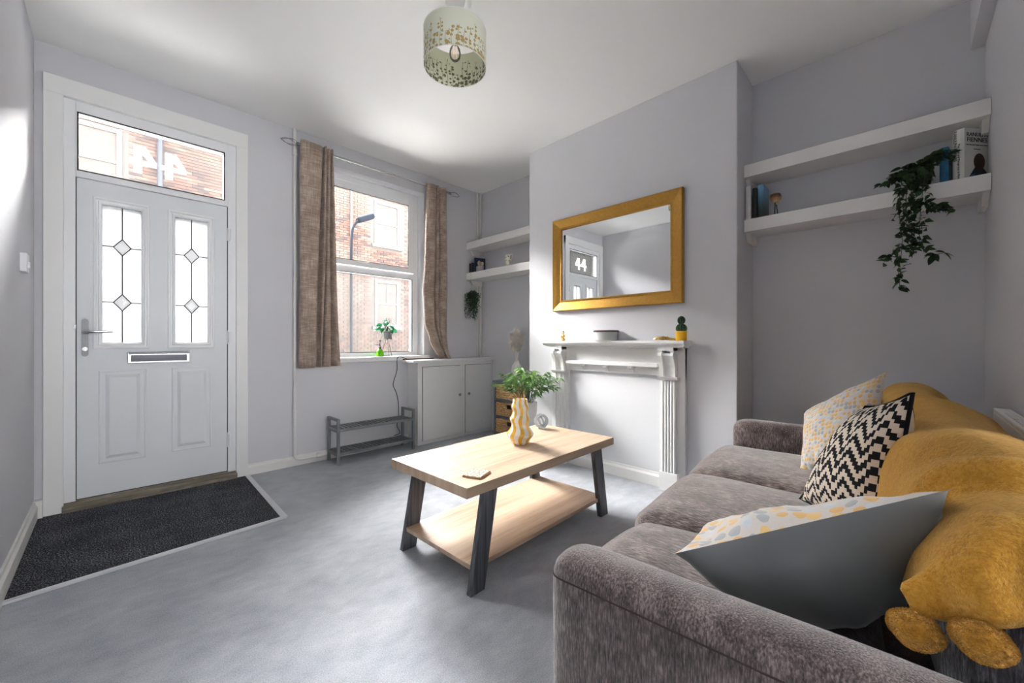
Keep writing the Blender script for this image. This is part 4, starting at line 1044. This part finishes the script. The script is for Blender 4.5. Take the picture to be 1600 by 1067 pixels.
def jar_mat():
    n = N('jar_glass'); n.P((.74, .76, .75), .12); tr = n.add('ShaderNodeBsdfTransparent'); mx = n.add('ShaderNodeMixShader'); mx.inputs[0].default_value = .6
    n.t.links.new(tr.outputs[0], mx.inputs[1]); n.t.links.new(n.p.outputs[0], mx.inputs[2]); n.t.links.new(mx.outputs[0], n.out.inputs[0]); return n.m
tn = thing('candle_tin', 'round clear candle jar with a dark lid on the mantel', 'candle', (2.600, 1.586, MZ))
part('glass_jar', lathe(B(), [(.0005, .001), (.078, .001), (.086, .006), (.089, .066), (.084, .066), (.081, .010), (.0005, .008)], 36, cap=False), jar_mat(), tn, world=False, smooth=True)
part('wax', lathe(B(), [(.0005, .009), (.079, .010), (.081, .030), (.0005, .030)], 30, cap=False), plain('sage_wax', (.22, .25, .17), .5), tn, world=False, smooth=True)
part('lid', lathe(B(), [(.0005, .066), (.094, .066), (.095, .072), (.090, .078), (.0005, .079)], 36, cap=False), plain('plum_lid', (.075, .03, .038), .45), tn, world=False, smooth=True)
hd_ = thing('gold_hand_ornament', 'small gold hand-shaped trinket lying on the mantel beside the cactus', 'ornament', (2.600, 1.140, MZ))
b = B()
tube(b, spline([(0, -.085, .008), (0, -.05, .010), (0, -.015, .016)], 5), [.007]*3+[.008]*3+[.009]*3+[.012, .013], 10)
ball(b, (0, .010, .017), .022, 16, 10, (.85, 1.25, .62))
for k, (dx, L) in enumerate(((-.013, .042), (-.005, .052), (.004, .050), (.012, .040))):
    tube(b, spline([(dx, .022, .018), (dx*1.15, .022+L*.5, .020), (dx*1.1, .022+L, .009)], 4), [.0062]*5+[.0055]*3+[.004], 8)
tube(b, spline([(-.014, .000, .016), (-.026, .016, .016), (-.028, .034, .010)], 4), [.007]*5+[.006]*3+[.0045], 8)
part('hand', b, M_BRASS, hd_, world=False, smooth=True)
cc = thing('potted_cactus', 'two-ball green cactus in a mustard pot at the right end of the mantel', 'cactus', (2.600, 1.030, MZ))
part('pot', lathe(B(), [(.0005, 0), (.032, 0), (.034, .004), (.035, .062), (.032, .063), (.030, .052), (.0005, .050)], 28, cap=False), M_MUSTARD, cc, world=False, smooth=True)
def cactus(bm, z0, r, h):
    n = 11; prof = []
    for i in range(13):
        t = PI*i/12; prof.append((max(.0006, r*math.sin(t)), z0+h/2-h/2*math.cos(t)))
    lathe(bm, prof, 56, cap=False, mod=lambda a, z: 1+.19*math.cos(n*a))
part('cactus_body', cactus(B(), .050, .030, .064) or None, M_CACTUS, cc) if False else None
b = B(); cactus(b, .046, .030, .066); part('lower_ball', b, M_CACTUS, cc, world=False, smooth=True, angle=180)
b = B(); cactus(b, .104, .021, .056); part('upper_ball', b, M_CACTUS, cc, world=False, smooth=True, angle=180)

# ------------------------------------------------------------------ sill things
SZ = VZ0+.008
sp = thing('money_plant', 'bright green leafy plant in a grey pot on a wire stand on the windowsill', 'potted plant', (1.880, 3.565, SZ))
b = B(); R = .050; zr = .165
for k in range(3):
    a = 2*PI*k/3+.4; tube(b, [(.062*math.cos(a), .046*math.sin(a), .002), (.012*math.cos(a), .010*math.sin(a), zr)], .0022, 6); 
    tube(b, [(.012*math.cos(a), .010*math.sin(a), zr), (R*math.cos(a), .92*R*math.sin(a), zr), (R*math.cos(a), .92*R*math.sin(a), zr+.065)], .0022, 6)
for z in (zr, zr+.065): tube(b, [(R*math.cos(t), .92*R*math.sin(t), z) for t in [2*PI*i/24 for i in range(24)]], .0022, 6, True)
part('wire_stand', b, plain('bronze_wire', (.12, .09, .06), .4, .7), sp, world=False)
part('pot', lathe(B(), [(.0005, zr+.002), (.040, zr+.002), (.042, zr+.006), (.046, zr+.075), (.042, zr+.076), (.040, zr+.064), (.0005, zr+.064)], 24, cap=False), plain('grey_pot', (.30, .30, .31), .5), sp, world=False, smooth=True)
lm2 = leaf_mesh('leaf', .062, .050, M_LEAF_SILL, fold=.2, droop=.35); st = B(); rnd = random.Random(21)
for k in range(20):
    a = k*2.4; R2 = rnd.uniform(.03, .085); z = zr+.07+rnd.uniform(.01, .12)*(1.1-R2*4)+.01
    p = Vector((R2*math.cos(a)*1.15, R2*math.sin(a)*.55, z)); tube(st, spline([(0, 0, zr+.06), (p.x*.5, p.y*.5, z+.01), p], 4), .0018, 5)
    o = link('leaf', lm2, sp); o.location = p; o.rotation_euler = (rnd.uniform(-.9, .9), rnd.uniform(-.3, .7), a+rnd.uniform(-.5, .5)); s = rnd.uniform(.75, 1.1); o.scale = (s, s*.9, s)
part('stem', st, M_STEM, sp, world=False)
sb = thing('spray_bottle', 'small lime green glass plant mister on the windowsill', 'spray bottle', (1.795, 3.545, SZ))
M_LIME = plain('lime_glass', (.20, .72, .02), .1, var=.1, Transmission_Weight=.5)
part('bottle', lathe(B(), [(.0005, 0), (.034, 0), (.036, .010), (.034, .045), (.018, .066), (.012, .072), (.012, .078), (.0005, .078)], 20, cap=False), M_LIME, sb, world=False, smooth=True)
b = lathe(B(), [(.0005, .076), (.014, .076), (.014, .090), (.006, .094), (.005, .120), (.0005, .120)], 12, cap=False); tube(b, [(0, 0, .108), (-.040, 0, .118), (-.050, 0, .114)], .004, 8); tube(b, [(0, 0, .12), (0, 0, .150)], .003, 6); tube(b, [(-.008, 0, .150), (.008, 0, .150)], .006, 8)
part('pump', b, M_BLACKMETAL, sb, world=False)

# ------------------------------------------------------------------ left alcove shelf things
LSZ = 1.765
def book(name, label, origin, rz, w, h, d, cover, spine=None, pages=True, group=None, curve=0):
    """w thickness, d depth; spine faces local -x, covers face local +-y"""
    t = thing(name, label, 'book', origin, rz, group)
    c = .003; b = B()
    box(b, 0, d, -w/2, -w/2+c, 0, h); box(b, 0, d, w/2-c, w/2, 0, h)
    prism(b, [(0, -w/2), (-.003, -w/4), (-.004, 0), (-.003, w/4), (0, w/2), (c, w/2), (c, -w/2)], 0, h, 'z')
    part('cover', b, cover, t, world=False)
    part('pages', box(B(), c, d-.004, -w/2+c, w/2-c, .003, h-.003), M_PAGES, t, world=False)
    return t
M_PAGES = plain('page_edges', (.72, .68, .60), .9, var=.1, scale=200)
book('paperback', 'short dark paperback at the wall end of the lower window-alcove shelf', (2.832, 3.470, LSZ), 0, .026, .110, .14, M_BLACKPL)
book('paperback', 'second short black paperback beside the navy book in the window alcove', (2.832, 3.438, LSZ), 0, .026, .115, .14, plain('charcoal_cover', (.03, .03, .035), .5))
book('hardback', 'navy blue book standing behind the stone heart in the window alcove', (2.838, 3.395, LSZ), -.25, .030, .165, .125, plain('navy_cover', (.012, .022, .055), .4))
b = B(); softbox(b, 2.830, 2.868, 3.265, 3.372, LSZ, LSZ+.072, .018, (3, 6, 5), wob=.006, seed=3)
st_ = thing('stone_ornament', 'rounded grey stone ornament with beige ears on the lower window-alcove shelf', 'ornament', (2.85, 3.32, LSZ))
part('body', b, plain('pale_stone', (.36, .34, .31), .8, var=.15), st_, smooth=True, angle=180)
b = B(); ball(b, (2.852, 3.335, LSZ+.098), .022, 14, 10, (.8, 1, 1.25)); ball(b, (2.852, 3.285, LSZ+.085), .020, 14, 10, (.8, 1, 1.1)); part('beige_head', b, plain('beige_felt', (.55, .43, .30), .9), st_, smooth=True)
jg = thing('flower_jug', 'little cream jug painted with green flowers on the lower window-alcove shelf', 'jug', (2.865, 2.895, LSZ))
def jugm():
    n = N('painted_flowers'); c = n.coord(); v = n.voronoi(c, 55, 1.0); n.P(n.mix(n.math('LESS_THAN', v.outputs['Distance'], .36), (.78, .74, .62), n.ramp(n.sep(v.outputs['Color'])[0], [(0, (.20, .24, .06)), (.5, (.42, .38, .12)), (.8, (.12, .16, .06))], 'CONSTANT')), .3); return n.m
part('body', lathe(B(), [(.0005, 0), (.024, 0), (.025, .010), (.016, .022), (.030, .050), (.036, .078), (.028, .105), (.030, .122), (.026, .121), (.022, .100), (.0005, .09)], 24, cap=False), jugm(), jg, world=False, smooth=True)
part('handle', tube(B(), spline([(0, -.028, .112), (0, -.054, .128), (0, -.062, .098), (0, -.048, .062), (0, -.030, .052)], 5), .0045, 8), M_POTWHITE, jg, world=False, smooth=True)
# small hanging plant below the shelf
hp = thing('hanging_plant', 'small dark trailing plant hanging by a string below the window-alcove shelf', 'hanging plant', (2.82, 3.41, 1.19))
b = B(); rnd = random.Random(9); leaf4 = []
for k in range(150):
    a = rnd.uniform(0, 2*PI); R = rnd.uniform(.02, .10); x, y = R*math.cos(a)*.75, R*math.sin(a); zt = .385-R*.6; L = rnd.uniform(.08, .34)*(1-.2*abs(y)/.1)
    n = int(L/.016)
    for i in range(n):
        z = zt-i*.016
        if z < .005: break
        c0_ = Vector((x+rnd.gauss(0, .008), y+rnd.gauss(0, .008), z)); r = rnd.uniform(.006, .011)
        nn = Vector((rnd.gauss(-.5, .6), rnd.gauss(0, .7), rnd.gauss(.3, .5))).normalized(); t1 = nn.orthogonal().normalized(); t2 = nn.cross(t1)
        b.faces.new([b.verts.new(c0_+t1*r), b.verts.new(c0_+t2*r*.6), b.verts.new(c0_-t1*r), b.verts.new(c0_-t2*r*.6)])
o = part('foliage', b, M_LEAF_DARK, hp, world=False); o['kind'] = 'stuff'
part('string', tube(B(), [(-.022, 0, .33), (-.022, 0, .50), (-.0235, 0, .585)], .0016, 5), plain('jute_string', (.50, .42, .28), .9), hp, world=False)
part('pot', lathe(B(), [(.0005, .28), (.035, .28), (.05, .35), (.046, .352), (.0005, .34)], 16, cap=False), M_BLACKPL, hp, world=False, smooth=True)

# ------------------------------------------------------------------ right alcove shelf things
def textured(name, fn): n = N(name); fn(n); return n.m
M_PALECOVER = plain('pale_dust_jacket', (.66, .66, .62), .45, var=.02, scale=8)
bw, bh, bd = .046, .243, .130
ang = math.atan2(-.63, .775)
bk = thing('hardback', 'thick pale hardback with hooded portrait standing at the wall end of the right shelf', 'book', (2.845, -.182, LSZ), ang)
# local x runs along the cover, the spine faces -x, the visible cover faces -y
b = B(); box(b, 0, bd, -bw/2, -bw/2+.003, 0, bh); box(b, 0, bd, bw/2-.003, bw/2, 0, bh)
prism(b, [(0, -bw/2), (-.005, -bw/4), (-.007, 0), (-.005, bw/4), (0, bw/2), (.003, bw/2), (.003, -bw/2)], 0, bh, 'z'); part('cover', b, M_PALECOVER, bk, world=False)
part('pages', box(B(), .003, bd-.005, -bw/2+.003, bw/2-.003, .003, bh-.003), M_PAGES, bk, world=False)
def on_cover(body, size, x, z, m=M_INK, sx=1.0):
    me = text_mesh(body, size); me.materials.append(m); o = link('cover_lettering', me, bk); o.location = (x, -bw/2-.0004, z); o.rotation_euler = (PI/2, 0, 0); o.scale = (sx, 1, 1)
on_cover('RANULPH', .026, .068, bh-.030); on_cover('FIENNES', .030, .068, bh-.055); on_cover('Mad, Bad and Dangerous to Know', .0085, .068, bh-.078); on_cover('Autobiography', .006, .068, bh-.098)
for body, size, yo, z in (('RANULPH FIENNES', .017, .009, bh*.69), ('Mad, Bad and Dangerous to Know', .0125, -.006, bh*.36)):
    me = text_mesh(body, size); me.materials.append(M_INK); o = link('spine_lettering', me, bk); o.location = (-.0076, yo, z); o.matrix_basis = Matrix.Translation((-.0072, yo, z)) @ Matrix(((0, 0, -1, 0), (0, -1, 0, 0), (-1, 0, 0, 0), (0, 0, 0, 1)))
def flat(bm, pts, y): bm.faces.new([bm.verts.new((x, y, z)) for x, z in pts])
def ell(cx, cz, rx, rz, n=20): return [(cx+rx*math.cos(2*PI*i/n), cz+rz*math.sin(2*PI*i/n)) for i in range(n)]
yv = -bw/2-.0003
b = B(); flat(b, [(.018, .003), (.128, .003), (.126, .030), (.112, .048), (.096, .062), (.058, .062), (.040, .036)], yv); part('portrait_coat', b, plain('print_navy', (.02, .028, .05), .6), bk, world=False)
b = B(); flat(b, [(.014, .003), (.060, .003), (.056, .030), (.036, .024)], yv-.0001); part('portrait_sleeve', b, plain('print_blue', (.05, .12, .24), .6), bk, world=False)
b = B(); flat(b, ell(.080, .086, .031, .040), yv-.0002); part('portrait_hood', b, plain('print_fur', (.07, .04, .03), .8, var=.5, scale=200), bk, world=False)
b = B(); flat(b, ell(.080, .078, .017, .027), yv-.0003); part('portrait_face', b, plain('print_face', (.045, .026, .022), .7), bk, world=False)
book('paperback', 'blue paperback between the trailing plant and the pale hardback', (2.842, -.135, LSZ), ang*.25, .030, .175, .13, plain('teal_blue_cover', (.015, .13, .26), .4, var=.4, scale=30))
o = book('paperback', 'white-spined paperback at the chimney end of the right lower shelf', (2.820, .700, LSZ), 0, .028, .212, .135, plain('white_cover', (.72, .71, .70), .45))
me = text_mesh('I  ROBOTS', .001); 
o = book('paperback', 'black-spined paperback between the white and blue books', (2.822, .666, LSZ), 0, .022, .192, .13, plain('black_cover', (.02, .02, .022), .4))
def landscape(n):
    s = n.sep(n.coord()); n.P(n.ramp(n.math('ADD', n.math('DIVIDE', s[2], .205), n.math('MULTIPLY', n.noise(n.coord(), 25, 3), .2)), [(.30, (.02, .035, .03)), (.50, (.05, .09, .08)), (.72, (.06, .17, .28)), (.95, (.14, .33, .50))]), .4)
o = book('paperback', 'blue landscape-cover paperback, last in the row by the chimney breast', (2.826, .634, LSZ), 0, .030, .205, .135, textured('landscape_cover', landscape))
me = text_mesh('LEATHERS', .016); me.materials.append(M_INK)
def spine_text(body, size, bookname_origin, z):
    me = text_mesh(body, size); me.materials.append(M_INK if body != 'x' else M_INK)
    return me
wf = thing('wooden_flower', 'carved brown wooden flower cup on a dark stem beside the books', 'ornament', (2.850, .560, LSZ))
def cupm(n):
    s = n.sep(n.coord()); n.P(n.ramp(n.math('ADD', n.math('MULTIPLY', n.math('SUBTRACT', s[2], .08), 20), n.math('MULTIPLY', n.noise(n.coord(), 90, 3), .5)), [(.2, (.62, .48, .32)), (.6, (.36, .20, .07)), (1.0, (.12, .05, .02))]), .5)
part('cup', lathe(B(), [(.0005, .082), (.014, .084), (.026, .100), (.028, .118), (.024, .132), (.018, .126), (.010, .106), (.0005, .104)], 32, cap=False, mod=lambda a, z: 1+.10*abs(math.sin(4*a))), textured('carved_cup', cupm), wf, world=False, smooth=True)
part('stem', tube(tube(B(), [(0, .005, 0), (0, .003, .084)], .0035, 8), [(.0, -.012, 0), (0, -.004, .07)], .003, 8), M_BLACKMETAL, wf, world=False)
part('foot', lathe(B(), [(.0005, 0), (.022, 0), (.020, .004), (.0005, .005)], 16, cap=False), M_BLACKMETAL, wf, world=False)

# trailing plant
tp_ = thing('trailing_plant', 'dark green artificial vine in a black pot trailing from the lower right shelf', 'potted plant', (2.860, -.055, LSZ))
part('pot', lathe(B(), [(.0005, 0), (.034, 0), (.046, .070), (.048, .078), (.044, .078), (.0005, .068)], 20, cap=False), M_BLACKPL, tp_, world=False, smooth=True)
lm3 = leaf_mesh('leaf', .042, .022, M_LEAF_DARK, fold=.3, droop=.2); rnd = random.Random(31); stems = B(); LT = Leaves(tp_, lm3, M_LEAF_DARK, .042, .022)
def strand(pts, dens, jit=.012):
    P = spline(pts, 8); tube(stems, P, .0013, 5)
    for i in range(2, len(P)):
        for r in range(dens):
            LT.add(P[i].lerp(P[i-1], rnd.random())+Vector((rnd.gauss(0, jit*.4), rnd.gauss(0, jit), rnd.gauss(0, jit*.6))), (rnd.uniform(-1.2, 1.2), rnd.uniform(-.6, 1.1), rnd.uniform(0, 2*PI)), rnd.uniform(.75, 1.2))
T0 = (0, 0, .07)
fx = -.085
strand([T0, (-.03, .06, .09), (-.045, .09, .07), (-.05, .13, .045)], 2, .010)
strand([T0, (-.03, .03, .11), (-.045, .06, .105), (-.05, .095, .07)], 2, .012)
strand([T0, (-.02, -.04, .13), (-.03, -.06, .14), (-.035, -.095, .12)], 2, .010)
strand([T0, (-.02, -.01, .12), (-.03, -.05, .14), (-.035, -.07, .165)], 1, .010)
strand([(fx, .0, -.08), (fx-.005, -.03, -.11), (fx-.005, -.06, -.12), (fx-.005, -.085, -.16)], 1, .010)
strand([(fx, .06, -.28), (fx, .10, -.32), (fx, .13, -.36)], 1, .010)
strand([(fx, .01, -.29), (fx, -.03, -.345), (fx, -.075, -.345)], 1, .010)
strand([(fx, .075, -.33), (fx, .078, -.42), (fx, .075, -.46), (fx, .072, -.50)], 1, .006)
strand([T0, (-.05, .02, .10), (fx, .03, .02), (fx, .035, -.10), (fx, .03, -.22), (fx, .035, -.33)], 2)
strand([T0, (-.06, .05, .09), (fx, .07, .0), (fx, .075, -.12), (fx, .065, -.25), (fx, .07, -.36)], 2)
strand([T0, (-.05, -.02, .09), (fx, -.01, .0), (fx-.01, .0, -.12), (fx, .005, -.24), (fx, .0, -.30)], 2)
strand([T0, (-.05, .0, .09), (fx-.015, .045, .0), (fx-.02, .05, -.14), (fx-.01, .045, -.27)], 2)
LT.done()
part('stem', stems, M_STEM, tp_, world=False)

# ------------------------------------------------------------------ switch on the left wall
sw = thing('light_switch', 'white wall control with small rocker on the left wall by the door', 'switch', (WX, 3.03, 1.38))
part('plate', box(B(), WX, WX+.024, 2.990, 3.070, 1.335, 1.425, bev=.004), M_UPVC, sw)
part('rocker', box(B(), WX+.024, WX+.031, 3.005, 3.035, 1.355, 1.385, bev=.002), M_UPVC, sw)
